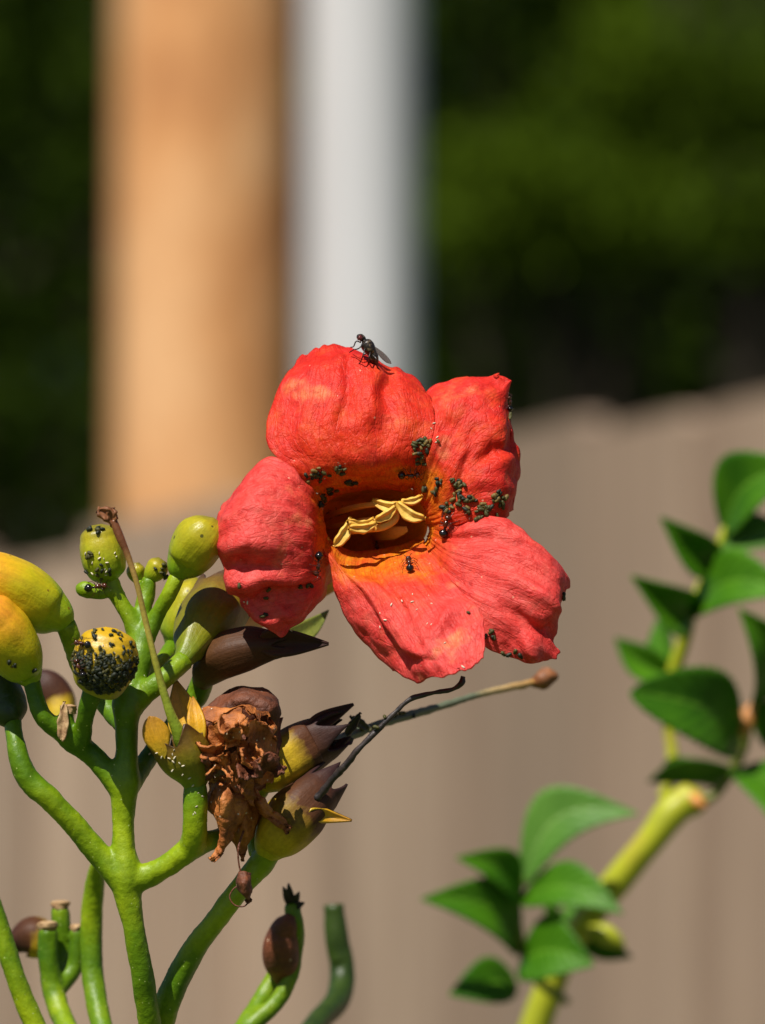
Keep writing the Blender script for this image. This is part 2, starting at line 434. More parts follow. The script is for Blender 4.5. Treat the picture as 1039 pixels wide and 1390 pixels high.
def spl(P, per):
    """spline through P with chord-length spacing (no overshoot where the points are unevenly spaced)"""
    P = np.asarray(P, float)
    n = len(P)
    h = np.maximum(np.linalg.norm(np.diff(P[:, :3], axis=0), axis=1), 1e-9)
    d = np.diff(P, axis=0) / h[:, None]
    m = np.empty_like(P)
    m[0], m[-1] = d[0], d[-1]
    for i in range(1, n - 1):
        m[i] = (d[i - 1] * h[i] + d[i] * h[i - 1]) / (h[i - 1] + h[i])
    out = []
    for i in range(n - 1):
        for k in range(per):
            t = k / per
            out.append((2 * t ** 3 - 3 * t ** 2 + 1) * P[i] + (t ** 3 - 2 * t ** 2 + t) * h[i] * m[i] + (3 * t ** 2 - 2 * t ** 3) * P[i + 1] + (t ** 3 - t ** 2) * h[i] * m[i + 1])
    out.append(P[-1])
    return np.array(out)

HIT = []            # (verts, faces) of everything insects can sit on

def mesh_object(name, V, faces, mat, parent=None, uv=None, smooth=True, hit=False, origin=None):
    V = np.asarray(V, float)
    if hit:
        HIT.append((V.copy(), faces))
    o0 = np.zeros(3)
    if parent is not None and 'base' in parent:
        o0 = np.array(parent['base'])
    elif origin is not None:
        o0 = np.array(origin)
    me = bpy.data.meshes.new(name)
    me.from_pydata((V - o0).tolist(), [], faces)
    if uv is not None:
        lay = me.uv_layers.new(name='UVMap')
        li = np.empty(len(me.loops), dtype=np.int64)
        me.loops.foreach_get('vertex_index', li)
        lay.data.foreach_set('uv', np.asarray(uv, float)[li].ravel())
    me.materials.append(mat)
    if smooth:
        me.polygons.foreach_set('use_smooth', np.ones(len(me.polygons), dtype=bool))
    me.update()
    o = bpy.data.objects.new(name, me)
    COL.objects.link(o)
    if parent is not None:
        o.parent = parent
        if 'base' in parent:
            BASE[o.name] = o0
    elif origin is not None:
        o.location = o0
    return o

BASE = {}
class Root(dict):
    pass

def thing(name, loc, label, cat, group=None):
    o = bpy.data.objects.new(name, None)
    COL.objects.link(o)
    o.location = loc
    o.empty_display_size = 0.01
    o['label'] = label
    o['category'] = cat
    if group:
        o['group'] = group
    return o

def part(root, name, V, faces, mat, uv=None, under=None, hit=False, smooth=True, label=None):
    """a mesh given in world coordinates, as a child of root (or of one of root's parts)"""
    o = mesh_object(name, np.asarray(V) - np.array(root.location), faces, mat, None, uv, smooth)
    if hit:
        HIT.append((np.asarray(V, float).copy(), faces))
    o.parent = under if under is not None else root
    if label:
        o['label'] = label
    return o

def frames(P):
    T = np.gradient(P, axis=0)
    T /= np.maximum(np.linalg.norm(T, axis=1), 1e-12)[:, None]
    n = np.cross(T[0], [0.31, 0.9, 0.27])
    n /= np.linalg.norm(n)
    N = []
    for t in T:
        n = n - t * np.dot(n, t)
        n /= np.linalg.norm(n)
        N.append(n.copy())
    N = np.array(N)
    return T, N, np.cross(T, N)

def tube_geo(P, R, per=8, seg=18, flat=1.0, lump=0.0, lfreq=400, cap0=True, cap1=True, flat_dir=None, ribs=0, rib=0.0):
    P = np.asarray(P, float)
    R = np.asarray(R, float)
    n = (len(P) - 1) * per + 1
    Q = spl(np.hstack([P, R[:, None]]), per)
    C, rad = Q[:, :3], np.maximum(Q[:, 3], R.min() * 0.5)
    L = np.concatenate([[0], np.cumsum(np.linalg.norm(np.diff(C, axis=0), axis=1))])
    v = L / L[-1]
    T, N, B = frames(C)
    if flat_dir is not None:
        f = np.array(flat_dir, float)
        N = f - T * (T @ f)[:, None]
        N /= np.linalg.norm(N, axis=1)[:, None]
        B = np.cross(T, N)
    a = np.linspace(0, 2 * math.pi, seg + 1)
    V, UV = [], []
    for i in range(n):
        for k in range(seg + 1):
            r = rad[i] * (1 + rib * math.cos(ribs * a[k]))
            p = C[i] + N[i] * (math.cos(a[k]) * r * flat) + B[i] * (math.sin(a[k]) * r)
            if lump:
                q = C[i] + N[i] * math.cos(a[k]) * rad[i] + B[i] * math.sin(a[k]) * rad[i]
                dirv = (p - C[i])
                p = p + dirv * lump * fbm(q * lfreq, 2)
            V.append(p)
            UV.append((k / seg, v[i]))
    F_ = []
    for i in range(n - 1):
        for k in range(seg):
            A = i * (seg + 1) + k
            F_.append((A, A + 1, A + seg + 2, A + seg + 1))
    # close the seam by moving the last column onto the first
    for i in range(n):
        V[i * (seg + 1) + seg] = V[i * (seg + 1)]
    if cap0:
        V.append(C[0]); UV.append((0.5, 0))
        c = len(V) - 1
        F_ += [(c, k + 1, k) for k in range(seg)]
    if cap1:
        V.append(C[-1]); UV.append((0.5, 1))
        c = len(V) - 1
        o = (n - 1) * (seg + 1)
        F_ += [(c, o + k, o + k + 1) for k in range(seg)]
    return np.array(V), F_, UV

def ptube(pts, **kw):
    """tube through (px, py, depth mm, radius px)"""
    P = [W(*p[:3]) for p in pts]
    R = [px2m(p[3], p[2]) for p in pts]
    return tube_geo(P, R, **kw)

def patch_geo(rows, nu=60, nv=60, thick=0.35e-3, amp=0.0, freq=200, wr=0.0, creases=(), seed=0, world=False, ridged=False, fray=0.0, warp=0.0, holes=None, hold=()):
    """smooth sheet through a net of (px, py, depth mm) rows, wrinkled, with real thickness"""
    R = []
    for r in rows:
        q = np.array([p if world else W(*p) for p in r])
        R.append(cr(q, np.linspace(0, len(q) - 1, nu)))
    R = np.array(R)
    G = np.array([cr(R[:, k], np.linspace(0, len(rows) - 1, nv)) for k in range(nu)]).transpose(1, 0, 2)
    def free(u, v):
        f = 1.0
        for side, vmax in hold:                     # edges that grow together with the neighbour stay put
            dist = u if side == 0 else 1 - u
            w = min(1.0, dist / .16)
            w = w * w * (3 - 2 * w)
            g_ = min(1.0, max(0.0, (v - vmax) / .12))
            f *= w + (1 - w) * g_
        return f
    if warp:
        for i in range(nv):
            for k in range(nu):
                q = G[i, k] * 130
                e = free(k / (nu - 1), i / (nv - 1)) * min(1.0, 2.2 * max(abs(k / (nu - 1) - .5) * 2, (i / (nv - 1) - .5) * 2, .2) ** 3)
                G[i, k] += warp * e * np.array([fbm((q[0], q[1], q[2] + seed), 3), 0.6 * fbm((q[0] + 9, q[1], q[2] + seed), 2), fbm((q[0], q[1] + 5, q[2] + seed), 3)])
    def normals(G):
        du = np.gradient(G, axis=1)
        dv = np.gradient(G, axis=0)
        n = np.cross(du, dv)
        n /= np.maximum(np.linalg.norm(n, axis=2), 1e-12)[..., None]
        return n
    N = normals(G)
    # face the camera
    if np.mean(np.einsum('ijk,ijk->ij', N, G - CAM)) > 0:
        N = -N
    H = np.zeros((nv, nu))
    for i in range(nv):
        v = i / (nv - 1)
        for k in range(nu):
            u = k / (nu - 1)
            p = G[i, k] * freq
            h = 0.0
            if amp:
                f = fbm((p[0] + seed, p[1], p[2]), 4)
                h += amp * ((0.4 - abs(f)) * 1.2 + 1.3 * noise.noise((p[0] * .35 + seed, p[1] * .35, p[2] * .35)) if ridged else f)
            if wr:
                h += wr * (0.3 + 0.7 * v) * noise.noise((u * 9 + seed * 1.3, v * 1.7, seed))
                h += wr * 0.45 * noise.noise((u * 22 + seed, v * 3.0, seed * 2.1))
                h -= wr * 0.35 * max(0.0, 1 - abs(noise.noise((u * 6.0 + seed, v * 2.5, seed + 9))) * 4)
            for (u0, v0, u1, v1, w, dep) in creases:
                dx, dy = u1 - u0, v1 - v0
                tt = max(0, min(1, ((u - u0) * dx + (v - v0) * dy) / (dx * dx + dy * dy)))
                jx = 0.03 * noise.noise((v * 7, u * 7, seed))
                dd = math.hypot(u - u0 - tt * dx + jx, v - v0 - tt * dy + jx)
                h += dep * math.exp(-(dd / w) ** 2) * math.sin(math.pi * min(1, max(0.0, tt * 0.9 + 0.1)) * 0.9 + 0.15)
            H[i, k] = h * free(u, v)
            if fray and i > nv - 4:
                G[i, k] += (G[i, k] - G[i - 4, k]) * fray * noise.noise((u * 12, seed, 0))
    G = G + N * H[..., None]
    N2 = normals(G)
    if np.mean(np.einsum('ijk,ijk->ij', N2, N)) < 0:
        N2 = -N2
    A = G.reshape(-1, 3)
    Bk = (G - N2 * thick).reshape(-1, 3)
    V = np.vstack([A, Bk])
    m = nv * nu
    Fs = []
    flip = np.dot(np.cross(G[0, 1] - G[0, 0], G[1, 0] - G[0, 0]), N2[0, 0]) < 0
    for i in range(nv - 1):
        for k in range(nu - 1):
            a, b, c, d = i * nu + k, i * nu + k + 1, (i + 1) * nu + k + 1, (i + 1) * nu + k
            if holes is not None and 2 < i < nv - 4 and 2 < k < nu - 4 and noise.noise((k / nu * 4.2 + seed, i / nv * 4.2, seed)) + .35 * noise.noise((k / nu * 13, i / nv * 13, seed)) > holes:
                continue
            q = (a, d, c, b) if flip else (a, b, c, d)
            Fs.append(q)
            Fs.append(tuple(x + m for x in reversed(q)))
    ring = [k for k in range(nu)] + [i * nu + nu - 1 for i in range(1, nv)] + [(nv - 1) * nu + k for k in range(nu - 2, -1, -1)] + [i * nu for i in range(nv - 2, 0, -1)]
    for a, b in zip(ring, ring[1:] + ring[:1]):
        Fs.append((b, a, a + m, b + m) if not flip else (a, b, b + m, a + m))
    uv = [(k / (nu - 1), i / (nv - 1)) for i in range(nv) for k in range(nu)] * 2
    return V, Fs, uv

def leaf_geo(base, tip, width, bend=0.0, roll=0.0, fold=0.25, nv=18, nu=9, thick=0.25e-3, peak=0.42, sweep=0.0, wav=0.0, twist=0.0, face=None, point=1.6, teeth=0.0):
    """leaf blade from base to tip (world); bend arches it, sweep curves it sideways, fold closes it along the midrib"""
    base, tip = np.asarray(base, float), np.asarray(tip, float)
    a = tip - base
    L = np.linalg.norm(a)
    a /= L
    view = FW if face is None else np.asarray(face, float)
    s = np.cross(a, view)
    s /= np.linalg.norm(s)
    n = np.cross(s, a)
    c, q = math.cos(roll), math.sin(roll)
    s, n = s * c + n * q, n * c - s * q
    V, uv = [], []
    for i in range(nv):
        v = i / (nv - 1)
        mid = base + a * (L * v) + n * (bend * L * math.sin(math.pi * v)) + s * (sweep * L * math.sin(math.pi * v))
        x = v ** (math.log(0.5) / math.log(peak))
        w = 0.5 * width * (max(0.0, math.sin(math.pi * x)) ** (0.8 if v < peak else point * 0.62)) + width * 0.012
        tw = twist * v
        s2 = s * math.cos(tw) + n * math.sin(tw)
        n2 = n * math.cos(tw) - s * math.sin(tw)
        w *= 1 + teeth * ((v * 17) % 1.0 - .5)
        for k in range(nu):
            u = k / (nu - 1) * 2 - 1
            p = mid + s2 * (u * w * math.cos(fold)) - n2 * (abs(u) * w * math.sin(fold)) + n2 * (wav * width * math.sin(v * 17 + u * 2) * abs(u))
            V.append(p)
            uv.append(((u + 1) / 2, v))
    V = np.array(V)
    m = len(V)
    G = V.reshape(nv, nu, 3)
    N = np.cross(np.gradient(G, axis=1), np.gradient(G, axis=0))
    N /= np.maximum(np.linalg.norm(N, axis=2), 1e-12)[..., None]
    V = np.vstack([V, (G + N * thick).reshape(-1, 3)])
    Fs = []
    for i in range(nv - 1):
        for k in range(nu - 1):
            q = (i * nu + k, i * nu + k + 1, (i + 1) * nu + k + 1, (i + 1) * nu + k)
            Fs.append(q[::-1])
            Fs.append(tuple(x + m for x in q))
    ring = [k for k in range(nu)] + [i * nu + nu - 1 for i in range(1, nv)] + [(nv - 1) * nu + k for k in range(nu - 2, -1, -1)] + [i * nu for i in range(nv - 2, 0, -1)]
    for p, q in zip(ring, ring[1:] + ring[:1]):
        Fs.append((p, q, q + m, p + m))
    return V, Fs, uv + uv

def box_geo(x0, x1, y0, y1, z0, z1):
    V = [(x, y, z) for z in (z0, z1) for y in (y0, y1) for x in (x0, x1)]
    return V, [(0, 2, 3, 1), (4, 5, 7, 6), (0, 1, 5, 4), (2, 6, 7, 3), (0, 4, 6, 2), (1, 3, 7, 5)]

# ================================================================== the setting
g = 140.0
gV, gF = [], []
N_ = 28
for i in range(N_ + 1):
    for k in range(N_ + 1):
        x, y = (k / N_ - .5) * 2 * g, (i / N_ - .5) * 2 * g
        r = math.hypot(x, y)
        gV.append((x, y, 0.0 if r < 45 else 0.6 * noise.noise((x * .03, y * .03, 0))))
for i in range(N_):
    for k in range(N_):
        A = i * (N_ + 1) + k
        gF.append((A, A + 1, A + N_ + 2, A + N_ + 1))
ground = mesh_object('ground', gV, gF, MAT['ground'])
ground['kind'] = 'structure'

# ---- board fence running away to the left
fR = np.array([WD(1039, 700, 3.2)[0], WD(1039, 700, 3.2)[1]])
fL = np.array([WD(0, 700, 4.42)[0], WD(0, 700, 4.42)[1]])
fdir = (fL - fR) / np.linalg.norm(fL - fR)
fnor = np.array([fdir[1], -fdir[0]])
if np.dot(fnor, fR) > 0:
    fnor = -fnor
FTOP = 1.45 + 0.356
fence = thing('wooden_fence', (fR[0], fR[1], 0), 'weathered tan board fence running behind the flowering vine', 'fence')
ang = math.atan2(fdir[1], fdir[0])
def board_mesh(h, w=0.138, t=0.018):
    c = 0.006
    prof = [(-w / 2, 0), (w / 2, 0), (w / 2, h - c), (w / 2 - c, h), (-w / 2 + c, h), (-w / 2, h - c)]
    V = [(x, -t / 2, z) for x, z in prof] + [(x, t / 2, z) for x, z in prof]
    n = 6
    Fs = [tuple(range(n)), tuple(range(2 * n - 1, n - 1, -1))]
    for k in range(n):
        j = (k + 1) % n
        Fs.append((k, k + n, j + n, j)[::-1])
    return V, Fs
bm_shared = []
for h in (FTOP - 0.012, FTOP, FTOP + 0.01):
    V, Fs = board_mesh(h)
    me = bpy.data.meshes.new('board')
    me.from_pydata(V, [], Fs)
    me.materials.append(MAT['fence'])
    bm_shared.append(me)
for k in range(-14, 80):
    o = bpy.data.objects.new('board', bm_shared[random.randrange(3)])
    COL.objects.link(o)
    o.parent = fence
    off = fdir * (k * 0.1435) + fnor * random.uniform(-0.003, 0.003)
    o.location = (off[0], off[1], 0.0)
    o.rotation_euler = (random.uniform(-.004, .004), random.uniform(-.004, .004), ang + random.uniform(-.02, .02))
for z in (0.35, 1.0, 1.6):
    V, Fs = box_geo(-14 * .1435, 79 * .1435, -0.019, 0.019, z - .045, z + .045)
    o = mesh_object('rail', V, Fs, MAT['fence'], smooth=False)
    o.parent = fence
    o.rotation_euler = (0, 0, ang)
    o.location = (-fnor[0] * .0295, -fnor[1] * .0295, 0)
for s in (-13, 4, 21, 38, 55, 72):
    V, Fs = box_geo(-0.045, 0.045, -0.045, 0.045, 0, FTOP - .05)
    o = mesh_object('post', V, Fs, MAT['fence'], smooth=False)
    o.parent = fence
    off = fdir * (s * .1435 + 0.07) - fnor * 0.095
    o.location = (off[0], off[1], 0)
    o.rotation_euler = (0, 0, ang)

# ---- utility pole with a grey conduit strapped to its side
PD = 8.8
pc = WD(275, 600, PD)
prad = 120 * PD / FP
pole = thing('utility_pole', (pc[0], pc[1], 0), 'tan wooden utility pole with a pale grey conduit up its side', 'pole')
V, Fs, uv = tube_geo([(pc[0], pc[1], z) for z in (-.3, 1, 3, 6, 9.5)], [prad * 1.03, prad * 1.01, prad, prad * .93, prad * .82], per=8, seg=40, lump=0.03, lfreq=2.5)
part(pole, 'shaft', V, Fs, MAT['pole'], uv)
CD = 8.72
cc = WD(489, 600, CD)
crad = 76 * CD / FP
V, Fs, uv = tube_geo([(cc[0], cc[1], z) for z in (-.2, 2, 4, 8)], [crad] * 4, per=6, seg=36)
part(pole, 'conduit', V, Fs, MAT['conduit'], uv)
for z in (0.7, 3.6, 6.2):
    V, Fs = [], []
    loop = []
    for k in range(40):
        a = 2 * math.pi * k / 40
        c = np.array([pc[0], pc[1]]) if math.cos(a) < 0 else np.array([cc[0], cc[1]])
        r = (prad * 1.04 if math.cos(a) < 0 else crad * 1.04) + .004
        loop.append(c + r * np.array([math.cos(a), math.sin(a)]))
    for zz in (z - .025, z + .025):
        V += [(p[0], p[1], zz) for p in loop]
    Fs = [(k, (k + 1) % 40, (k + 1) % 40 + 40, k + 40) for k in range(40)]
    part(pole, 'strap', V, Fs, MAT['conduit'])

# ---- trees beyond the fence
def tree(px, D, py_c, rx, rz, nclump, mat, label, seed, leaf=0.05, trunk_r=0.09, per=150):
    if rx < 1:
        leaf, per = 0.03, 420
    r = np.random.default_rng(seed)
    c = WD(px, py_c, D)
    root = thing('tree', (c[0], c[1], 0), label, 'tree', 'trees beyond the fence')
    # trunk and limbs
    V0, F0, U0 = [], [], []
    def addt(P, R):
        V, Fs, uv = tube_geo(P, R, per=5, seg=10)
        o = sum(len(x) for x in V0)
        V0.append(V)
        F0.extend([tuple(x + o for x in f) for f in Fs])
        U0.extend(uv)
    top = np.array([c[0] + r.uniform(-.3, .3), c[1], c[2] + rz * .5])
    b = np.array([c[0], c[1], -0.1])
    addt([b, b * .6 + top * .4 + [r.uniform(-.2, .2), r.uniform(-.2, .2), 0], top], [trunk_r, trunk_r * .75, trunk_r * .15])
    for k in range(9):
        t = r.uniform(.35, .9)
        s = b * (1 - t) + top * t
        e = c + np.array([r.uniform(-1, 1) * rx * .75, r.uniform(-1, 1) * rx * .75, r.uniform(-.6, .7) * rz])
        addt([s, (s + e) / 2 + [0, 0, .15], e], [trunk_r * .35, trunk_r * .22, trunk_r * .06])
    part(root, 'trunk', np.vstack(V0), F0, MAT['bark'], U0)
    # crown: leaf faces gathered in clumps
    pts = []
    while len(pts) < nclump:
        p = r.uniform(-1, 1, 3)
        q = np.linalg.norm(p)
        if q < 1 and q > r.uniform(0.15, 0.95):
            pts.append(p * [rx, rx, rz] + c)
    pts = np.array(pts)
    pts = pts[pts[:, 2] > 0.5]
    cr_ = r.uniform(*((.10, .24) if rx > 1 else (.05, .10)), len(pts))
    P = np.repeat(pts, per, 0) + r.normal(0, 1, (len(pts) * per, 3)) * np.repeat(cr_, per)[:, None] * [1, 1, .7]
    n = len(P)
    ax = r.normal(0, 1, (n, 3)); ax[:, 2] -= .5
    ax /= np.linalg.norm(ax, axis=1)[:, None]
    nn = r.normal(0, 1, (n, 3)) + [0, 0, 1.0]
    sd_ = np.cross(ax, nn); sd_ /= np.linalg.norm(sd_, axis=1)[:, None]
    ln = r.uniform(.7, 1.3, n)[:, None] * leaf
    A = P - ax * ln * .5
    B = P + ax * ln * .5
    S = sd_ * ln * .27
    V = np.stack([A, P + S, B, P - S], 1).reshape(-1, 3)
    Fs = [(4 * i, 4 * i + 1, 4 * i + 2, 4 * i + 3) for i in range(n)]
    part(root, 'crown', V, Fs, mat, smooth=False)
    return root

TREES = [
    (60, 12.5, 420, 1.15, 1.6, 200, 'tree_a', 'dark leafy tree standing left of the utility pole', 11),
    (330, 15.5, 250, 1.9, 2.0, 240, 'tree_a', 'shaded leafy tree standing directly behind the utility pole', 12),
    (715, 11.8, 285, .25, 0.14, 16, 'tree_b', 'sunlit bushy tree just right of the grey conduit', 13),
    (960, 11.5, 110, 0.20, 0.40, 17, 'tree_b', 'tall leafy tree over the right end of the fence', 14),
    (850, 17.0, 250, 2.2, 2.0, 330, 'tree_a', 'dark broad tree far behind the right end of the fence', 15),
    (-80, 20.0, 200, 2.6, 2.8, 300, 'tree_a', 'dark broad tree far behind the left end of the fence', 16),
    (420, 25.0, 300, 3.6, 3.2, 560, 'tree_a', 'largest dark tree, farthest behind the utility pole', 17),
    (790, 22.0, 420, 3.0, 1.4, 420, 'tree_a', 'low dark tree seen under the broad tree at the right', 19),
    (-700, 16.0, 300, 1.8, 2.2, 200, 'tree_a', 'leafy tree well beyond the left end of the fence', 20),
    (-1900, 21.0, 300, 2.8, 3.0, 280, 'tree_a', 'broad leafy tree farthest beyond the left end of the fence', 21),
    (1500, 15.0, 250, 1.8, 2.2, 200, 'tree_a', 'leafy tree past the right end of the fence', 22),
    (640, 15.0, -900, 2.6, 0.9, 520, 'tree_a', 'added tree out of view, its crown shading the others', 18),  # unseen crown, added overhead to shade the trees behind
]
for a in TREES:
    tree(a[0], a[1], a[2], a[3], a[4], a[5], MAT[a[6]], a[7], a[8])

# ================================================================== the flowering vine
vb = W(230, 1390, 12)
vine = thing('trumpet_vine', (vb[0], vb[1], 0.0), 'trumpet vine with one open red flower and a cluster of buds', 'vine')

def stem_part(name, pts, mat='stem', under=None, tail=None, label=None, **kw):
    P = [W(*p[:3]) for p in pts]
    R = [px2m(p[3], p[2]) for p in pts]
    if tail:
        P = [np.array(t[:3]) for t in tail] + P
        R = [t[3] for t in tail] + R
    kw.setdefault('lump', 0.07)
    kw.setdefault('lfreq', 330)
    V, Fs, uv = tube_geo(P, R, **kw)
    return part(vine, name, V, Fs, MAT[mat], uv, under, hit=True, label=label)

POOL = []
def pool_tube(pts, **kw):
    kw.setdefault('lump', 0.07)
    kw.setdefault('lfreq', 330)
    kw.setdefault('seg', 18)
    V, Fs, uv = ptube(pts, **kw)
    POOL.append((V, Fs))
    HIT.append((V, Fs))
# --- flower stalk and its branches; they grow into one another, so they become one skin further down
gx, gy = vb[0], vb[1]
stem_part('old_stem', [(215, 1640, 16, 30), (211, 1540, 14, 24)],
          tail=[(gx + .06, gy + .05, -.05, .007), (gx + .03, gy + .03, .3, .0055), (gx - .02, gy + .01, .7, .0045), (gx + .005, gy, 1.1, .0038), (gx + .002, gy, 1.25, .0034)], seg=24)
pool_tube([(212, 1560, 14, 24), (203, 1390, 4, 15), (190, 1305, 1, 14.5), (180, 1250, 0, 14), (173, 1212, 0, 18), (170, 1185, 0, 22), (168, 1150, 0, 15.5),
           (168, 1115, 0, 14), (169, 1082, 0, 17), (170, 1060, 0, 20), (172, 1028, 0, 15), (172, 988, 0, 15),
           (173, 958, 0, 20), (182, 920, 2, 18), (190, 885, 3, 19), (191, 862, 4, 15)], seg=24)
def branch(*pts, **kw):
    if 'mat' in kw:
        return stem_part('branch', list(pts), **kw)
    pool_tube(list(pts), **kw)
branch((168, 1195, 0, 20), (142, 1168, 0, 17), (100, 1118, -1, 14.5), (66, 1083, -2, 14.5), (38, 1058, -2, 15.5), (26, 1028, -2, 13), (20, 1000, -1, 11.5), (17, 975, 1, 12))
branch((172, 1195, 0, 20), (198, 1189, 0, 17), (232, 1172, -1, 14), (262, 1150, -1.5, 16), (290, 1140, 0, 12), (312, 1128, 4, 10))
branch((168, 1070, 0, 19), (146, 1048, 0, 15), (122, 1022, 0, 14), (98, 1006, -1, 14), (76, 988, -2, 11))
branch((174, 1068, 1, 16), (196, 1038, 5, 12.5), (214, 1010, 8, 11), (240, 975, 12, 10), (266, 945, 13, 15), (282, 905, 11, 14))
branch((172, 968, 1, 17), (196, 942, 0, 14), (226, 918, 0, 13), (250, 896, 2, 14))
branch((190, 874, 4, 15), (176, 838, 4, 10.5), (160, 810, 4, 10), (150, 785, 4, 10))
branch((191, 872, 4, 14), (194, 830, 5, 11), (200, 800, 6, 11), (202, 784, 6, 9))
branch((192, 878, 3, 15), (212, 838, 3, 10.5), (230, 806, 2, 10), (241, 782, 2, 10))
branch((198, 800, 6, 9), (190, 792, 8, 7), (186, 780, 8, 7))
branch((192, 935, 6, 13), (222, 895, 16, 10), (238, 872, 22, 10))
low = [(212, 1540, 16, 18)]
branch(*low, (150, 1430, 34, 14), (126, 1320, 42, 14), (125, 1240, 42, 14), (130, 1192, 40, 12), (138, 1160, 36, 8))
branch(*low, (225, 1370, 8, 17), (262, 1292, 6, 15), (300, 1240, 4, 14), (335, 1195, 4, 15), (358, 1168, 4, 17), (366, 1154, 3, 16))
branch(*low, (70, 1430, 24, 14), (16, 1310, 24, 13), (2, 1262, 24, 12), (-14, 1215, 24, 11))
branch(*low, (110, 1430, 36, 14), (72, 1340, 46, 14), (66, 1300, 46, 13), (65, 1262, 46, 13))
branch((72, 1345, 46, 13), (86, 1305, 50, 12), (84, 1262, 50, 12), (82, 1232, 50, 12))
branch((72, 1350, 46, 12), (102, 1310, 48, 11), (105, 1285, 48, 11), (105, 1262, 48, 11))
branch((212, 1510, 16, 16), (330, 1400, 44, 14), (372, 1330, 50, 12), (383, 1310, 50, 12))
branch((330, 1402, 44, 12), (386, 1345, 46, 10), (402, 1285, 46, 10), (400, 1250, 44, 11), (396, 1226, 44, 10))
branch((300, 1430, 40, 13), (430, 1390, 90, 16), (464, 1310, 110, 17), (457, 1270, 110, 16), (453, 1228, 110, 14), mat='stub_dark')
# brown cut ends on the stubs
def cut_end(px, py, d, r, name='cut_end', tilt=0):
    V, Fs, uv = ptube([(px, py + 7, d, r * .9), (px, py + 3, d, r * .98), (px, py - 2, d, r * .98), (px + tilt, py - 5, d, r * .8), (px + tilt, py - 6, d, r * .4)], per=3, seg=16, lump=0.35, lfreq=1300)
    part(vine, name, V, Fs, MAT['cut'], uv, hit=True)
cut_end(65, 1256, 46, 13)
cut_end(82, 1228, 50, 12)
cut_end(105, 1260, 48, 10)
# withered nub beside the aphid bud
pool_tube([(100, 1010, -1, 11), (92, 985, -2, 9), (90, 966, -2, 9)])
V, Fs, uv = leaf_geo(W(84, 1006, -3.4), W(88, 952, -3), px2m(16), fold=.5, wav=.06)
part(vine, 'bract', V, Fs, MAT['cut'], uv)
cut_end(93, 962, -2, 11)

# --- buds
def bud(pts, mat, label=None, stalk=None, **kw):
    kw.setdefault('lump', 0.05)
    kw.setdefault('lfreq', 160)
    kw.setdefault('seg', 40)
    kw.setdefault('ribs', 5)
    kw.setdefault('rib', .022)
    V, Fs, uv = ptube(pts, per=10, **kw)
    b = part(vine, 'bud', V, Fs, MAT[mat], uv, hit=True, label=label)
    if stalk:
        pool_tube(stalk)
    return b
bud([(92, 850, 0, 12), (84, 842, 0, 22), (66, 830, 0, 34), (40, 812, -1, 41), (12, 797, -2, 42), (-18, 784, -3, 38), (-45, 776, -4, 25), (-58, 772, -4, 8)], 'bud_orange',
    'swelling bud turning from lime green to orange at its tip',
    stalk=[(88, 845, 0, 14), (97, 870, 1, 13), (104, 892, 4, 12), (122, 930, 8, 11), (150, 965, 6, 12), (168, 985, 3, 12)])
bud([(46, 930, -3, 10), (40, 918, -3, 20), (28, 898, -4, 34), (10, 872, -5, 41), (-8, 848, -6, 40), (-26, 826, -7, 28), (-34, 816, -7, 8)], 'bud_orange',
    'glossy yellow bud with a few dark aphids near its stalk',
    stalk=[(42, 922, -3, 12), (48, 945, -3, 11.5), (58, 972, -3, 12), (80, 992, -2, 13)])
bud([(17, 985, 1, 10), (14, 975, 1, 22), (8, 958, 2, 29), (2, 938, 3, 28), (-6, 915, 4, 22), (-12, 900, 5, 8)], 'stub_dark', 'dark shaded bud tucked under the yellow bud')  # shade on this bud is put into its dark green colour
bud([(126, 942, -6, 14), (129, 935, -6, 27), (137, 917, -7, 40), (143, 896, -8, 44), (147, 875, -8, 40), (150, 858, -8, 25), (151, 852, -8, 8)], 'bud_yellow',
    'round yellow bud crusted with aphids and white flecks', stalk=[(128, 934, -6, 15), (120, 958, -5, 12), (114, 985, -3, 11.5), (110, 1010, -1, 13)], lump=0.03)
bud([(150, 790, 4, 10), (148, 784, 4, 20), (144, 768, 4, 29), (140, 750, 4, 31), (136, 732, 4, 28), (133, 718, 4, 20), (132, 712, 4, 7)], 'bud_green', 'plump yellow green bud under the forked brown style')
bud([(240, 785, 2, 9), (243, 778, 2, 17), (253, 762, 2, 29), (266, 742, 1, 35), (280, 724, 0, 31), (291, 711, 0, 17), (295, 706, 0, 6)], 'bud_green', 'smooth olive bud tucked against the left red petal')
bud([(202, 790, 6, 6), (205, 784, 6, 11), (212, 774, 6, 15), (217, 766, 6, 14), (221, 760, 6, 7)], 'bud_green', 'tiny green bud between the two plump upright buds')
bud([(188, 790, 8, 6), (186, 782, 8, 11), (184, 772, 8, 12), (183, 764, 8, 6)], 'bud_green', 'tiniest green bud behind the forked brown style')
bud([(232, 880, 22, 10), (238, 872, 22, 22), (248, 850, 22, 32), (256, 826, 22, 32), (264, 802, 22, 26), (270, 785, 22, 8)], 'bud_green', 'blurred green bud behind the branch of the open flower')
pool_tube([(150, 800, 4, 8), (138, 806, 3, 8), (125, 803, 3, 9), (114, 800, 3, 11), (103, 798, 3, 5)])
bud([(80, 1000, 50, 8), (82, 975, 52, 18), (76, 948, 54, 25), (62, 928, 54, 22), (46, 914, 54, 8)], 'calyx_purple_shade', 'purplish shaded bud deep behind the aphid covered bud')
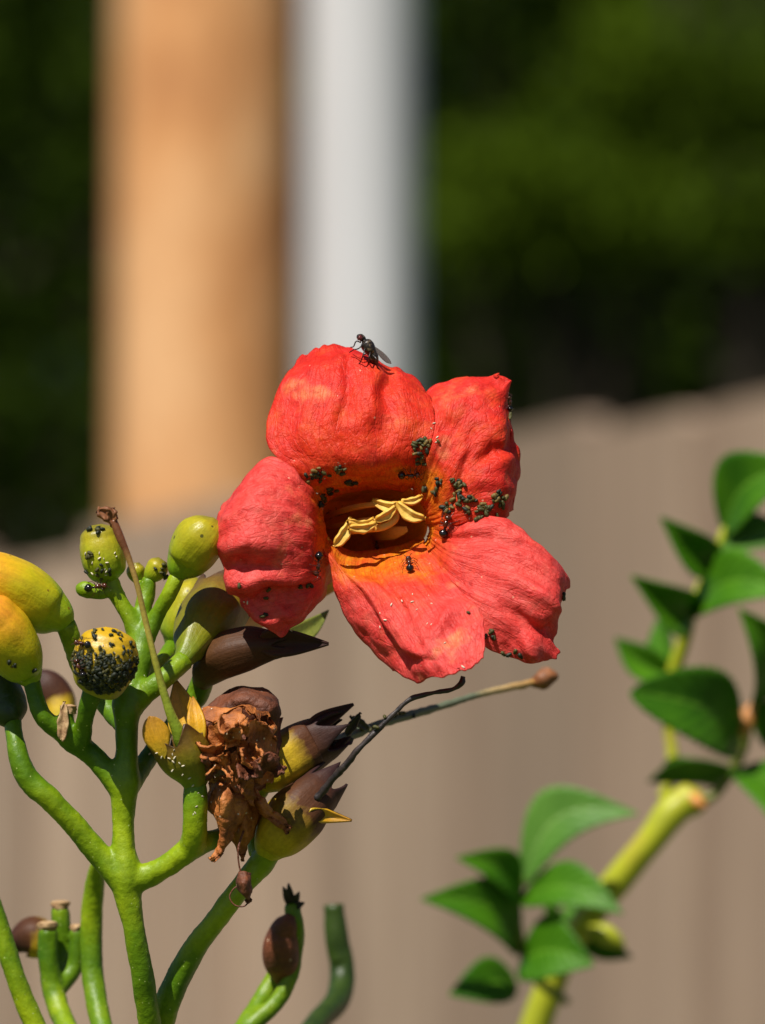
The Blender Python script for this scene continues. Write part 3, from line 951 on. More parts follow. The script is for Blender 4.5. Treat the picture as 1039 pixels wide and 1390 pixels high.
# low buds at the foot of the cluster
bud([(72, 1300, 60, 10), (62, 1285, 60, 24), (45, 1272, 60, 28), (28, 1278, 60, 20), (15, 1290, 60, 6)], 'calyx_purple_shade', 'blurred bud painted in brown shade behind the cut stubs')
b = bud([(383, 1330, 48, 12), (383, 1312, 47, 23), (382, 1287, 45, 25), (386, 1264, 44, 20), (392, 1250, 43, 13), (396, 1242, 43, 6)], 'dry_dark', 'brown dried bud hanging low under the green stub')
for k, (tx, ty) in enumerate([(385, 1205), (392, 1200), (406, 1212), (412, 1226)]):
    V, Fs, uv = leaf_geo(W(396, 1232, 44), W(tx, ty, 42), px2m(11), fold=.4)
    part(vine, 'sepal', V, Fs, MAT['wire'], uv)

# --- calyx cups (outer shell, pointed sepals)
def cup(name, path, rim_teeth, mat, label=None, tooth_w=26, stalk=None, lump=.05, teeth=(5, 40, 0.0), phase=0.0):
    """hollow calyx: shell along path, open at the far end, its rim drawn out into pointed teeth (count, length px, flare px)"""
    P = np.array([W(*p[:3]) for p in path])
    R_ = np.array([px2m(p[3], p[2]) for p in path])
    Q = spl(np.hstack([P, R_[:, None]]), 8)
    C, rad = Q[:, :3], Q[:, 3]
    T, N, B = frames(C)
    seg, ext = 60, 9
    nt_, Lt, fl = teeth
    Lt, fl = px2m(Lt), px2m(fl)
    a = np.linspace(0, 2 * math.pi, seg, endpoint=False)
    def shell(k, start):
        rows = []
        for i in range(start, len(C)):
            rows.append([C[i] + (N[i] * math.cos(x) + B[i] * math.sin(x)) * rad[i] * k * (1 + .035 * math.cos(nt_ * x + 1) + lump * fbm((C[i] + (N[i] * math.cos(x) + B[i] * math.sin(x)) * rad[i]) * 190, 2)) for x in a])
        rim = rows[-1]
        for e in range(1, ext + 1):
            f = e / ext
            row = []
            for q, x in enumerate(a):
                ph = (nt_ * x / (2 * math.pi) + phase) % 1.0
                w = (1 - abs(2 * ph - 1)) ** 1.25 * (1 + .5 * noise.noise((math.floor(nt_ * x / (2 * math.pi) + phase) * 3.3, phase, 1)))
                rd = N[-1] * math.cos(x) + B[-1] * math.sin(x)
                row.append(rim[q] + T[-1] * (Lt * f * w) + rd * (fl * f * f * w - rad[-1] * .25 * f * w * (1 - k)))
            rows.append(row)
        return np.array(rows)
    A, I = shell(1.0, 0), shell(.90, 3)
    V = np.vstack([A.reshape(-1, 3), I.reshape(-1, 3)])
    n0 = A.shape[0] * seg
    Fs = []
    for base, G, flip in ((0, A, False), (n0, I, True)):
        for i in range(G.shape[0] - 1):
            for q in range(seg):
                r_ = (q + 1) % seg
                f = (base + i * seg + q, base + i * seg + r_, base + (i + 1) * seg + r_, base + (i + 1) * seg + q)
                Fs.append(f[::-1] if flip else f)
    Fs.append(tuple(range(seg))[::-1])
    Fs.append(tuple(n0 + q for q in range(seg)))
    for q in range(seg):
        r_ = (q + 1) % seg
        Fs.append((n0 - seg + q, n0 - seg + r_, len(V) - seg + r_, len(V) - seg + q))
    uv = [(q / seg, i / (A.shape[0] - 1)) for i in range(A.shape[0]) for q in range(seg)] + [(q / seg, (i + 3) / (A.shape[0] - 1)) for i in range(I.shape[0]) for q in range(seg)]
    o = part(vine, name, V, Fs, MAT[mat], uv, hit=True, label=label)
    for t in rim_teeth:
        bx, by, bd, tx, ty, td = t[:6]
        w = t[6] if len(t) > 6 else tooth_w
        kw = t[7] if len(t) > 7 else {}
        kw = dict(dict(fold=.45, peak=.3, nv=16, nu=9, thick=.4e-3), **kw)
        mm = kw.pop('mat', mat)
        V, Fs, uv = leaf_geo(W(bx, by, bd), W(tx, ty, td), px2m(w), **kw)
        if mm == mat:
            uv = [(u, .6 + .4 * v) for u, v in uv]
        part(vine, 'sepal', V, Fs, MAT[mm], uv, under=o, hit=True)
    if stalk:
        pool_tube(stalk)
    return o

# calyx of the open flower
cup('calyx', [(244, 902, 2, 11), (254, 888, 3, 16), (266, 866, 6, 31), (282, 842, 9, 42), (298, 822, 12, 44)],
    [], 'calyx', 'olive green calyx cup at the base of the open flower', teeth=(5, 34, 3), phase=.3)
# long bud behind and below the calyx, its shade put into the brown
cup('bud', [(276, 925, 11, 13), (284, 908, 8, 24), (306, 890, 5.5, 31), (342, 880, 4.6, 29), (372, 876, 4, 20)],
    [(350, 872, 2.5, 446, 874, 2, 40, dict(fold=.5, bend=.04))], 'bud_brown_shade',
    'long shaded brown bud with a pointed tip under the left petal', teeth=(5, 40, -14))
V, Fs, uv = leaf_geo(W(372, 868, 24), W(447, 828, 30), px2m(30), fold=.3, sweep=-.1)
part(vine, 'bract', V, Fs, MAT['cane_thin'], uv)
# spent calyx that still carries its long style
sc_ = cup('spent_calyx', [(265, 1070, -4, 14), (263, 1058, -4, 22), (258, 1042, -4, 33), (251, 1026, -4, 38), (244, 1012, -4, 39)],
    [(224, 1030, -7.6, 203, 972, -8, 40, dict(mat='calyx_inner', fold=-.45, bend=-.06, peak=.55, point=1.0)),
     (258, 1010, 0, 238, 922, 2, 46, dict(mat='calyx_inner', fold=.3, bend=.08, peak=.35)), (272, 1012, -5, 262, 945, -2, 26, dict(mat='calyx_inner', fold=.6, bend=-.12, peak=.35))],
    'calyx', 'split olive calyx with yellow sepals and a tall style', teeth=(5, 30, 4), phase=.55,
    stalk=[(265, 1064, -4, 15), (265, 1095, -4, 15.5), (265, 1125, -3.5, 16), (261, 1152, -1.5, 19)])
V, Fs, uv = ptube([(252, 1018, -5, 12), (245, 1000, -6, 10), (234, 975, -7, 7), (221, 935, -8, 5.4), (208, 885, -9, 4.4), (196, 835, -9.5, 4.0), (184, 785, -10, 3.8), (172, 750, -10, 4.4), (160, 722, -10, 6), (154, 706, -10, 5)], per=8, seg=12, lump=.08, lfreq=600)
part(vine, 'style', V, Fs, MAT['style'], uv, under=sc_, hit=True)
for (tx, ty, w, sw) in ((152, 690, 10, 0.1), (133, 692, 14, -0.15)):
    V, Fs, uv = leaf_geo(W(157, 716, -10), W(tx, ty, -10.5), px2m(w + 4), fold=.7, peak=.6, sweep=sw, thick=.5e-3, wav=.05, point=.7)
    part(vine, 'stigma', V, Fs, MAT['stigma'], uv, under=sc_)
# two spent calyxes right of the dried flower, mouths to the upper right
cup('spent_calyx', [(352, 1070, 6, 11), (362, 1058, 6, 24), (380, 1040, 6, 34), (402, 1022, 7, 37), (424, 1010, 8, 35), (438, 1003, 8, 32)],
    [(420, 988, 6, 480, 956, 8, 24, dict(fold=.5, bend=.14))],
    'calyx_purple_shade', 'upper spent calyx, yellow at its base with painted dark shade above', teeth=(5, 42, -8), phase=.15,
    stalk=[(354, 1066, 6, 13), (346, 1085, 7, 12), (345, 1120, 8, 12), (352, 1160, 6, 13)])
cup('spent_calyx', [(360, 1164, 3, 14), (366, 1152, 3, 24), (382, 1130, 2, 37), (402, 1107, 2, 40), (422, 1086, 3, 35), (434, 1074, 4, 31)],
    [(418, 1104, -1.5, 478, 1114, 1, 20, dict(bend=.12, mat='calyx_inner'))],
    'calyx_purple_shade', 'lower spent calyx with a yellow belly and torn rim painted in shade', teeth=(5, 40, -6), phase=.4)
# dead styles
V, Fs, uv = ptube([(430, 1085, 0, 6), (450, 1060, -1, 5), (468, 1040, -2, 5.5), (490, 1014, -3, 4), (512, 992, -3, 4.4), (536, 968, -3, 3.4), (556, 950, -3, 3.6), (590, 940, -3, 3.2), (618, 934, -3, 3.2), (626, 928, -3, 4.2), (629, 918, -3, 3)], per=8, seg=9, lump=.35, lfreq=900)
part(vine, 'dead_style', V, Fs, MAT['wire'], uv, hit=True, label='thin black dead style reaching under the open flower')
V, Fs, uv = ptube([(440, 1010, 12, 6), (470, 1000, 20, 7), (510, 985, 26, 6), (560, 970, 34, 6), (610, 955, 44, 5), (650, 943, 52, 4.5), (690, 934, 60, 5), (726, 926, 66, 5)], per=8, seg=10, lump=.3, lfreq=700)
ds = part(vine, 'dead_style', V, Fs, MAT['wire_grey'], uv, hit=True, label='grey green dead style ending in a blurred orange brown tip')
V, Fs, uv = ptube([(720, 928, 66, 4), (730, 925, 66, 11), (742, 921, 66, 14), (752, 918, 66, 10), (758, 917, 66, 3)], per=5, seg=12, lump=.4, lfreq=500)
part(vine, 'stigma', V, Fs, MAT['stigma'], uv, under=ds)
for (x, y, d, tx, ty) in ((470, 998, 16, 490, 968), (480, 1005, 12, 452, 1010), (500, 990, 20, 476, 972)):
    V, Fs, uv = leaf_geo(W(x, y, d), W(tx, ty, d - 2), px2m(12), fold=.5, wav=.06)
    part(vine, 'bract', V, Fs, MAT['wire'], uv)

# --- withered brown flower
wf = None
def dry(name, rows, mat='dry', amp=1.4e-3, freq=240, seed=0, under=None, label=None, nu=46, nv=46, ridged=True, holes=None):
    V, Fs, uv = patch_geo(rows, nu, nv, .3e-3, amp, freq * .75, 0, seed=seed, ridged=ridged, fray=.8, warp=1.0e-3, holes=holes)
    return part(vine, name, V, Fs, MAT[mat], uv, under, hit=True, label=label)
wf = dry('withered_flower', [[(264, 968, 0), (296, 956, -3), (332, 950, -4), (360, 956, -3), (382, 972, 2)],
                             [(264, 990, -3), (296, 978, -8), (330, 972, -9), (360, 978, -7), (386, 990, -2)],
                             [(272, 1018, -3), (300, 1010, -7), (328, 1004, -9), (355, 1008, -6), (384, 1014, -2)],
                             [(282, 1046, 0), (302, 1040, -6), (325, 1044, -7), (350, 1036, -6), (376, 1040, 0)],
                             [(290, 1068, 2), (306, 1062, -3), (325, 1070, -4), (345, 1060, -3), (362, 1060, 2)]],
         amp=1.5e-3, freq=150, seed=2, label='crumpled rust brown withered flower', nu=80, nv=80, holes=.22)
dry('dry_petal', [[(272, 975, 6), (328, 968, 3), (380, 978, 6)], [(276, 1010, 4), (328, 1008, 0), (378, 1012, 4)], [(294, 1066, 6), (326, 1070, 2), (358, 1060, 6)]], 'dry_dark', 1e-3, 160, 41, wf)
dry('dry_petal', [[(272, 972, 4), (300, 950, 6), (330, 938, 6), (362, 944, 6), (382, 966, 5)], [(275, 985, 2), (305, 962, 2), (332, 950, 1), (360, 958, 1), (380, 980, 3)],
                  [(285, 1010, 4), (310, 995, 4), (335, 990, 3), (355, 1000, 3), (372, 1020, 4)]], 'dry_dark', .7e-3, 200, 5, wf)
dry('dry_petal', [[(296, 1030, -4), (318, 1022, -8), (340, 1028, -6)], [(298, 1060, -3), (320, 1052, -7), (346, 1062, -5)], [(304, 1078, -3), (324, 1080, -6), (352, 1092, -4)]], 'dry', 1.6e-3, 260, 8, wf)
dry('dry_petal', [[(286, 1064, 0), (310, 1060, -4), (336, 1066, -2)], [(280, 1092, -1), (304, 1086, -6), (334, 1092, -3)], [(292, 1118, -2), (306, 1120, -5), (318, 1122, -2)], [(294, 1145, -2), (302, 1148, -4), (312, 1140, -3)], [(286, 1166, -3), (291, 1168, -3), (296, 1164, -3)]], 'dry', 1.2e-3, 260, 9, wf)
dry('dry_petal', [[(312, 1082, 3), (330, 1074, 0), (345, 1080, 2)], [(304, 1100, 2), (332, 1098, -3), (356, 1100, 1)], [(310, 1125, 2), (332, 1124, -3), (354, 1122, 1)], [(326, 1150, 1), (334, 1152, 0), (342, 1148, 1)], [(333, 1166, 0), (335, 1168, 0), (337, 1166, 0)]], 'dry', .9e-3, 230, 12, wf)
dry('dry_petal', [[(330, 1078, 2), (342, 1070, -2), (350, 1078, 0)], [(340, 1096, 0), (354, 1086, -4), (362, 1094, -2)], [(358, 1112, -1), (366, 1104, -4), (374, 1108, -2)], [(382, 1126, -2), (386, 1122, -3), (389, 1126, -3)]], 'dry', .8e-3, 260, 14, wf)
for k in range(9):
    cx, cy = 280 + rng.uniform(0, 95), 965 + rng.uniform(0, 90)
    s = rng.uniform(9, 17)
    rows = [[(cx + a * s + rng.uniform(-4, 4), cy + b_ * s * .8 + rng.uniform(-4, 4), -8 + rng.uniform(-3.5, 2) + abs(cx - 327) * .06) for a in (-1, 0, 1)] for b_ in (-1, 0, 1)]
    dry('dry_shred', rows, 'dry' if k % 3 else 'dry_dark', .9e-3, 420, 20 + k, wf, nu=22, nv=22)
# hanging thread with a curl
V, Fs, uv = ptube([(331, 1128, -3, 1.6), (324, 1150, -4, 1.4), (326, 1180, -4, 1.2), (331, 1195, -4, 1.4)], per=8, seg=7)
part(vine, 'thread', V, Fs, MAT['dry_dark'], uv, under=wf)
dry('dry_shred', [[(324, 1186, -4), (332, 1184, -5), (338, 1188, -4)], [(322, 1200, -4), (332, 1200, -6), (341, 1202, -4)], [(328, 1216, -4), (336, 1218, -5), (344, 1214, -4)], [(336, 1226, -4), (340, 1228, -4), (343, 1224, -4)]], 'dry_dark', .5e-3, 500, 31, wf, nu=20, nv=20)
V, Fs, uv = ptube([(330, 1200, -4, 1.2), (318, 1206, -4, 1.1), (312, 1218, -4, 1.1), (318, 1228, -4, 1.1), (332, 1230, -4, 1.1), (340, 1222, -4, 1.1)], per=8, seg=7)
part(vine, 'thread', V, Fs, MAT['dry_dark'], uv, under=wf)

# --- the open flower: corolla tube, five petals, stamens
ROWS = {}
ROWS['top'] = [
    [(428, 670, 6), (452, 659, 5.4), (492, 651, 5.2), (532, 648, 5.4), (565, 650, 5.6)],
    [(396, 646, 3.0), (435, 634, 1.6), (482, 626, 1.6), (535, 620, 1.8), (581, 613, 2.5)],
    [(366, 615, 4.2), (412, 590, 2.0), (470, 576, 1.8), (545, 568, 2.4), (590, 583, 3.2)],
    [(370, 562, 6.5), (420, 543, 4.2), (475, 529, 4), (534, 530, 4.6), (590, 558, 5.2)],
    [(383, 517, 9), (425, 501, 7.2), (475, 492, 7), (527, 505, 7.6), (585, 540, 7.6)],
    [(400, 491, 12.5), (430, 474, 11.5), (472, 467, 11.5), (520, 488, 11), (574, 526, 10)]]
ROWS['upper_right'] = [
    [(565, 650, 5.6), (576, 664, 5), (584, 683, 4.6), (589, 699, 4.4), (592, 712, 4.2)],
    [(581, 613, 2.5), (594, 624, 2), (606, 652, 1.2), (613, 686, 1.2), (618, 712, 1.4)],
    [(590, 583, 3.2), (608, 590, 2.6), (628, 620, 1.2), (642, 665, 0.6), (646, 706, 1.2)],
    [(590, 558, 5.2), (624, 552, 4.2), (655, 590, 2.2), (674, 650, 1), (674, 707, 1.8)],
    [(582, 530, 9), (640, 530, 6.2), (682, 575, 3.6), (692, 640, 3.2), (690, 700, 4.6)],
    [(650, 509, 10.5), (690, 506, 9), (692, 552, 8), (709, 640, 8), (699, 690, 8.5)]]
ROWS['lower_right'] = [
    [(592, 712, 4.2), (590, 725, 4), (587, 741, 3.6), (580, 753, 3.4), (568, 763, 3.4)],
    [(618, 712, 1.4), (622, 737, 0), (618, 762, -1), (612, 792, -1.5), (592, 802, -1.5)],
    [(660, 703, 1), (668, 735, -2), (667, 776, -3.8), (657, 822, -5), (640, 862, -5)],
    [(700, 709, 0), (717, 745, -3.4), (718, 790, -5.6), (706, 842, -6.2), (680, 888, -5)],
    [(738, 744, -.5), (756, 774, -3.4), (756, 815, -5.6), (738, 858, -6.4), (712, 895, -5)],
    [(761, 772, 1.5), (771, 799, -.5), (760, 832, -3), (758, 883, -4.4), (735, 893, -4.4)]]
ROWS['bottom'] = [
    [(441, 744, 4), (470, 768, 3), (510, 772, 2.8), (550, 764, 3), (582, 751, 3.4)],
    [(447, 778, 2.4), (485, 792, -.8), (525, 796, -2.4), (566, 792, -2.6), (606, 778, -.8)],
    [(456, 812, 2), (500, 826, -3), (545, 832, -5.6), (596, 828, -7), (642, 818, -7)],
    [(472, 846, 1.6), (515, 856, -4.5), (560, 866, -8.5), (612, 862, -10.5), (655, 842, -10.5)],
    [(498, 880, .8), (535, 886, -6), (576, 896, -11), (622, 890, -13), (659, 866, -12.6)],
    [(528, 906, -1), (560, 929, -7), (592, 924, -12.4), (628, 909, -14.6), (657, 893, -14)]]
ROWS['left'] = [
    [(433, 675, 6), (435, 702, 4), (439, 732, 3.6), (445, 768, 3.4), (447, 802, 5.4)],
    [(419, 654, 2), (421, 692, -.6), (425, 736, -1.4), (433, 782, 0), (440, 818, 3.4)],
    [(396, 630, 1.2), (390, 675, -2.4), (388, 732, -4), (396, 792, -2.8), (422, 840, 2.2)],
    [(364, 622, 2), (350, 670, -3), (348, 732, -5.2), (356, 797, -3.6), (402, 853, 1)],
    [(328, 650, 2.4), (318, 690, -2), (315, 737, -4), (328, 802, -2.6), (382, 864, -.6)],
    [(303, 678, 3.8), (291, 712, 1), (294, 746, -.6), (316, 808, -.8), (346, 838, -.4)]]
INNER = {'top': [(436, 686, 11), (458, 675, 12), (492, 667, 12.5), (530, 663, 12.5), (560, 663, 11.5)],
         'upper_right': [(560, 663, 11.5), (568, 675, 10.5), (575, 690, 9.5), (579, 702, 9), (580, 712, 9)],
         'lower_right': [(580, 712, 9), (579, 719, 9), (577, 728, 9), (574, 735, 9), (561, 745, 9)],
         'bottom': [(450, 732, 10), (478, 747, 11), (512, 746, 12), (545, 740, 11), (575, 730, 9)],
         'left': [(440, 684, 11), (441, 702, 9), (444, 728, 8), (449, 760, 9), (449, 792, 10)]}
# throat: the rim follows the inner edges of the petals, then the tube runs back and down to the calyx
rim = INNER['top'] + INNER['upper_right'][1:] + INNER['lower_right'][1:4] + INNER['bottom'][::-1][:-1] + INNER['left'][:3][::-1]
rc = np.array([510, 708.0])
ang_ = [(math.atan2(p[1] - rc[1], p[0] - rc[0]), math.hypot(p[0] - rc[0], p[1] - rc[1]), p[2]) for p in rim]
ang_.sort()
aa = np.array([a[0] for a in ang_]); ar = np.array([a[1] for a in ang_]); ad = np.array([a[2] for a in ang_])
SEG = 64
th = np.linspace(-math.pi, math.pi, SEG, endpoint=False)
r0 = np.interp(th, aa, ar, period=2 * math.pi)
d0 = np.interp(th, aa, ad, period=2 * math.pi)
for _ in range(3):
    r0 = (np.roll(r0, 1) + 2 * r0 + np.roll(r0, -1)) / 4
    d0 = (np.roll(d0, 1) + 2 * d0 + np.roll(d0, -1)) / 4
LOOPS = [(510, 708, 1.0, 1.0, None), (508, 709, 2, .98, None), (498, 716, 8, .85, 54), (480, 730, 16, .6, 50), (450, 752, 25, .3, 46), (412, 775, 32, 0, 44), (372, 800, 36, 0, 40), (330, 824, 34, 0, 36), (296, 850, 22, 0, 26)]
V, uv = [], []
for li, (cx, cy, dd, mixr, rr) in enumerate(LOOPS):
    for k in range(SEG):
        R_ = r0[k] * mixr + (1 - mixr) * (rr or r0[k]) if rr else r0[k] * mixr
        dz = (d0[k] + dd) if rr is None else (d0[k] * mixr + dd)
        if rr and mixr == 0:
            dz = dd + 9 * math.cos(th[k]) * .0
        V.append((cx + math.cos(th[k]) * R_, cy + math.sin(th[k]) * R_, dz))
V = np.array(V).reshape(len(LOOPS), SEG, 3)
NL = (len(LOOPS) - 1) * 6 + 1
VV = np.array([cr(V[:, k], np.linspace(0, len(LOOPS) - 1, NL)) for k in range(SEG)]).transpose(1, 0, 2)
Pw = np.array([[W(*p) for p in row] for row in VV])
ctr = Pw.mean(1, keepdims=True)
inn = Pw
outw = ctr + (Pw - ctr) * 1.02 + FW * 1e-4
tv = np.vstack([inn.reshape(-1, 3), outw.reshape(-1, 3)])
mm_ = NL * SEG
tF = []
for i in range(NL - 1):
    for k in range(SEG):
        j = (k + 1) % SEG
        q = (i * SEG + k, i * SEG + j, (i + 1) * SEG + j, (i + 1) * SEG + k)
        tF.append(q[::-1])
        tF.append(tuple(x + mm_ for x in q))
for k in range(SEG):
    j = (k + 1) % SEG
    tF.append((k, j, j + mm_, k + mm_))
tuv = [(k / SEG * 2, i / (NL - 1)) for i in range(NL) for k in range(SEG)] * 2
flower = part(vine, 'flower', tv, tF, MAT['throat'], tuv, hit=True, label='large open red orange trumpet flower with five petals')

CREASE = {
    'top': [(.78, 1, .66, .35, .05, -1.0e-3), (.5, .9, .48, .35, .04, -.5e-3), (.3, .75, .38, .3, .05, -.4e-3), (.66, .85, .60, .45, .05, .5e-3)],
    'upper_right': [(.05, .55, .35, .5, .06, -.6e-3), (.62, .95, .6, .55, .035, -.9e-3), (.45, .6, .8, .25, .05, -.5e-3), (.9, .9, .7, .5, .05, .5e-3)],
    'lower_right': [(.15, .2, .3, .75, .05, -.5e-3), (.78, .95, .7, .55, .05, -1.4e-3), (.55, .9, .52, .5, .05, .7e-3), (.95, .9, .8, .7, .05, .9e-3), (.62, 1.0, .78, .8, .05, -1.2e-3)],
    'bottom': [(.25, .95, .18, .3, .06, -1.0e-3), (.9, .45, .55, .75, .05, .8e-3), (.1, .9, .6, .84, .04, -.7e-3), (.5, .15, .52, .6, .05, -.5e-3)],
    'left': [(.58, 1.0, .66, .5, .04, -.9e-3), (.80, 1.0, .8, .3, .045, -1.3e-3), (.70, 1.0, .73, .45, .06, .6e-3), (.5, 1.0, .53, .5, .06, .8e-3), (.3, .9, .4, .3, .05, .4e-3), (.92, .9, .9, .4, .04, 1.0e-3), (.55, .25, .8, .2, .07, -.8e-3)],
}
LAB = {'top': 'broad upper petal with a fly on its edge', 'upper_right': 'petal with a folded edge and the densest aphids', 'lower_right': 'petal with a bulging wrinkled rim',
       'bottom': 'lowest petal, curled forward', 'left': 'petal folded into deep creases below'}
for si, k in enumerate(('top', 'upper_right', 'lower_right', 'bottom', 'left')):
    rows = ROWS[k]
    V, Fs, uv = patch_geo([INNER[k]] + rows, 100, 100, .24e-3, .50e-3, 120, .12e-3 if k == 'top' else .24e-3, [(a, b, c, d, w, h * 1.15) for a, b, c, d, w, h in CREASE[k]], seed=si * 3.7 + 1, warp=.75e-3, fray=.9,
                          hold={'top': [(1, .62)], 'upper_right': [(0, .62), (1, .3)], 'lower_right': [(0, .3)]}.get(k, ()))
    part(vine, 'petal', V, Fs, MAT['petal' if k in ('top', 'upper_right') else 'petal_pink'], uv, under=flower, hit=True, label=LAB[k])

def stamen(name, pts, mat, flat=.5, lump=.12, **kw):
    V, Fs, uv = ptube([(x, y, d + 4, r * .72) for x, y, d, r in pts], per=8, seg=14, flat=flat, lump=lump, lfreq=420, flat_dir=FW, **kw)
    part(vine, name, V, Fs, MAT[mat], uv, under=flower, hit=True)
stamen('filament', [(430, 712, 22, 5), (460, 695, 10, 5.5), (497, 686, 4, 5.5), (522, 684, 2, 5), (540, 684, 0, 5)], 'filament')
stamen('filament', [(440, 738, 20, 4), (462, 726, 8, 5), (480, 721, 3, 6), (500, 718, 1, 7), (526, 713, 0, 7), (538, 703, 0, 6), (538, 691, 0, 4.5)], 'filament')
stamen('filament', [(432, 725, 22, 4), (455, 714, 12, 5), (485, 708, 8, 5), (512, 704, 6, 5)], 'filament')
stamen('filament', [(505, 730, 16, 5), (522, 726, 9, 10), (540, 722, 6, 11), (553, 718, 5, 5)], 'filament', flat=.25)
def anther(bx, by, bd, tx, ty, td, w, **kw):
    kw = dict(dict(fold=.55, peak=.5, thick=.4e-3, nv=22, nu=11, wav=.03, point=.9), **kw)
    V, Fs, uv = leaf_geo(W(bx, by, bd + 4), W(tx, ty, td + 4), px2m(w * .82), **kw)
    V = np.array([p + np.array([fbm(p * 500, 2), fbm(p * 500 + 7, 2), fbm(p * 500 + 13, 2)]) * 1.2e-4 for p in V])
    part(vine, 'anther', V, Fs, MAT['anther'], uv, under=flower, hit=True)
anther(548, 684, -1.5, 505, 679, 1, 17, sweep=.14, roll=.2)
anther(538, 682, -1.8, 577, 705, -2.6, 19, sweep=-.12, roll=-.2)
anther(545, 681, -1.2, 575, 674, .5, 11, sweep=-.08)
anther(539, 688, -1, 509, 708, -.5, 14, sweep=.06, roll=.3)
anther(512, 710, -.6, 474, 716, -2.4, 13, sweep=.12, roll=.2)
anther(508, 705, 0, 473, 706, -2, 11, sweep=.16, roll=-.3)
anther(478, 703, -1.5, 455, 742, -2.3, 19, sweep=.05, roll=.2, peak=.6)

# --- one smooth skin over stem, branches and stalks
pv, pf, o_ = [], [], 0
for V, Fs in POOL:
    pv.append(V)
    pf += [tuple(int(x) + o_ for x in f) for f in Fs]
    o_ += len(V)
tmp = bpy.data.meshes.new('stem')
tmp.from_pydata((np.vstack(pv) - np.array(vine.location)).tolist(), [], pf)
tob = bpy.data.objects.new('stem_raw', tmp)
COL.objects.link(tob)
rm = tob.modifiers.new('r', 'REMESH'); rm.mode = 'VOXEL'; rm.voxel_size = 0.00033
sm = tob.modifiers.new('s', 'SMOOTH'); sm.factor = 0.5; sm.iterations = 9
dg = bpy.context.evaluated_depsgraph_get()
me = bpy.data.meshes.new_from_object(tob.evaluated_get(dg))
bpy.data.objects.remove(tob)
nvt = len(me.vertices)
co = np.empty(nvt * 3); me.vertices.foreach_get('co', co); co = co.reshape(-1, 3)
no = np.array([v.normal[:] for v in me.vertices])
dsp = np.array([1.3e-4 + 1.0e-4 * noise.noise((x * 260, y * 260, z * 130)) + 0.9e-4 * noise.noise((x * 700, y * 700, z * 330)) + 0.55e-4 * noise.noise((x * 1700, y * 1700, z * 1300)) for x, y, z in co])
me.vertices.foreach_set('co', (co + no * dsp[:, None]).ravel())
me.update()
me.materials.clear(); me.materials.append(MAT['stem'])
me.polygons.foreach_set('use_smooth', np.ones(len(me.polygons), dtype=bool))
stem = bpy.data.objects.new('stem', me)
COL.objects.link(stem)
stem.parent = vine
print('stem faces', len(me.polygons))

# ================================================================== leafy shrub on the right, some way behind
SD = 210.0
cb_ = W(740, 1390, SD)
shrub = thing('shrub', (cb_[0] - .03, cb_[1] + .02, 0), 'leafy shrub branch with a yellow green cane beside the vine', 'shrub')
def sp(name, V, Fs, uv, mat, under=None):
    return part(shrub, name, V, Fs, MAT[mat], uv, under)
def stube(name, pts, mat, tail=None, **kw):
    P = [W(p[0], p[1], SD + p[2]) for p in pts]
    R = [px2m(p[3], SD) for p in pts]
    if tail:
        P = [np.array(t[:3]) for t in tail] + P
        R = [t[3] for t in tail] + R
    V, Fs, uv = tube_geo(P, R, lump=.06, lfreq=160, **kw)
    return sp(name, V, Fs, uv, mat)
sx, sy = cb_[0] - .03, cb_[1] + .02
cane = stube('cane', [(735, 1370, 8, 22), (768, 1290, 6, 20), (800, 1243, 4, 20), (842, 1192, 2, 20), (884, 1140, 0, 20), (922, 1094, 0, 22), (948, 1080, 0, 17), (953, 1076, 0, 8)], 'cane',
             tail=[(sx, sy, -.05, .006), (sx + .02, sy, .5, .0045), (sx - .01, sy, 1.0, .0036)], seg=20)
stube('twig', [(930, 1092, 4, 8), (962, 1084, 4, 8), (990, 1052, 4, 8), (1008, 1018, 2, 8), (1016, 982, 0, 8), (1032, 945, 0, 7), (1060, 880, 0, 7)], 'cane_thin')
stube('twig', [(900, 1085, 14, 8), (912, 1050, 14, 8), (906, 960, 14, 9), (914, 915, 10, 10), (928, 872, 8, 9.5), (938, 832, 6, 9), (952, 795, 6, 7), (972, 752, 4, 6), (990, 708, 4, 6), (1030, 660, 4, 5)], 'cane')
stube('thorn', [(940, 1082, -2, 8), (952, 1092, -3, 7), (960, 1097, -3, 2)], 'thorn', per=4)
stube('leaf_bud', [(1006, 1000, -4, 5), (1010, 988, -4, 12), (1016, 970, -4, 11), (1022, 955, -4, 4)], 'thorn', per=6)
stube('leaf_bud', [(800, 1262, -4, 8), (820, 1268, -5, 14), (838, 1278, -5, 10), (848, 1286, -5, 3)], 'cane', per=6)
def sl(bx, by, bd, tx, ty, td, w, mat='leaf', under=None, **kw):
    V, Fs, uv = leaf_geo(W(bx, by, SD + bd), W(tx, ty, SD + td), px2m(w, SD), nv=69, nu=11, teeth=.11, **kw)
    return sp('leaf', V, Fs, uv, mat, under)
rach = stube('leaf_stalk', [(770, 1360, 4, 6), (730, 1330, 0, 7), (708, 1282, -4, 7), (702, 1235, -6, 6), (708, 1190, -6, 5)], 'cane_thin')
sl(709, 1200, -6, 866, 1104, -12, 84, 'leaf_pale', rach, sweep=.26, roll=.45, fold=.25, peak=.45, bend=-.08)
sl(702, 1226, -6, 620, 1164, -16, 62, 'leaf', rach, roll=-.55, fold=.4, bend=-.14, sweep=-.12)
sl(704, 1290, -4, 572, 1220, -18, 86, 'leaf', rach, roll=-.5, fold=.35, bend=-.16, sweep=-.12)
sl(706, 1222, -6, 846, 1240, -18, 70, 'leaf', rach, roll=.5, fold=.3, sweep=.12, bend=-.12)
sl(706, 1306, -6, 806, 1310, -18, 96, 'leaf', rach, roll=.4, fold=.3, sweep=.1, bend=-.1)
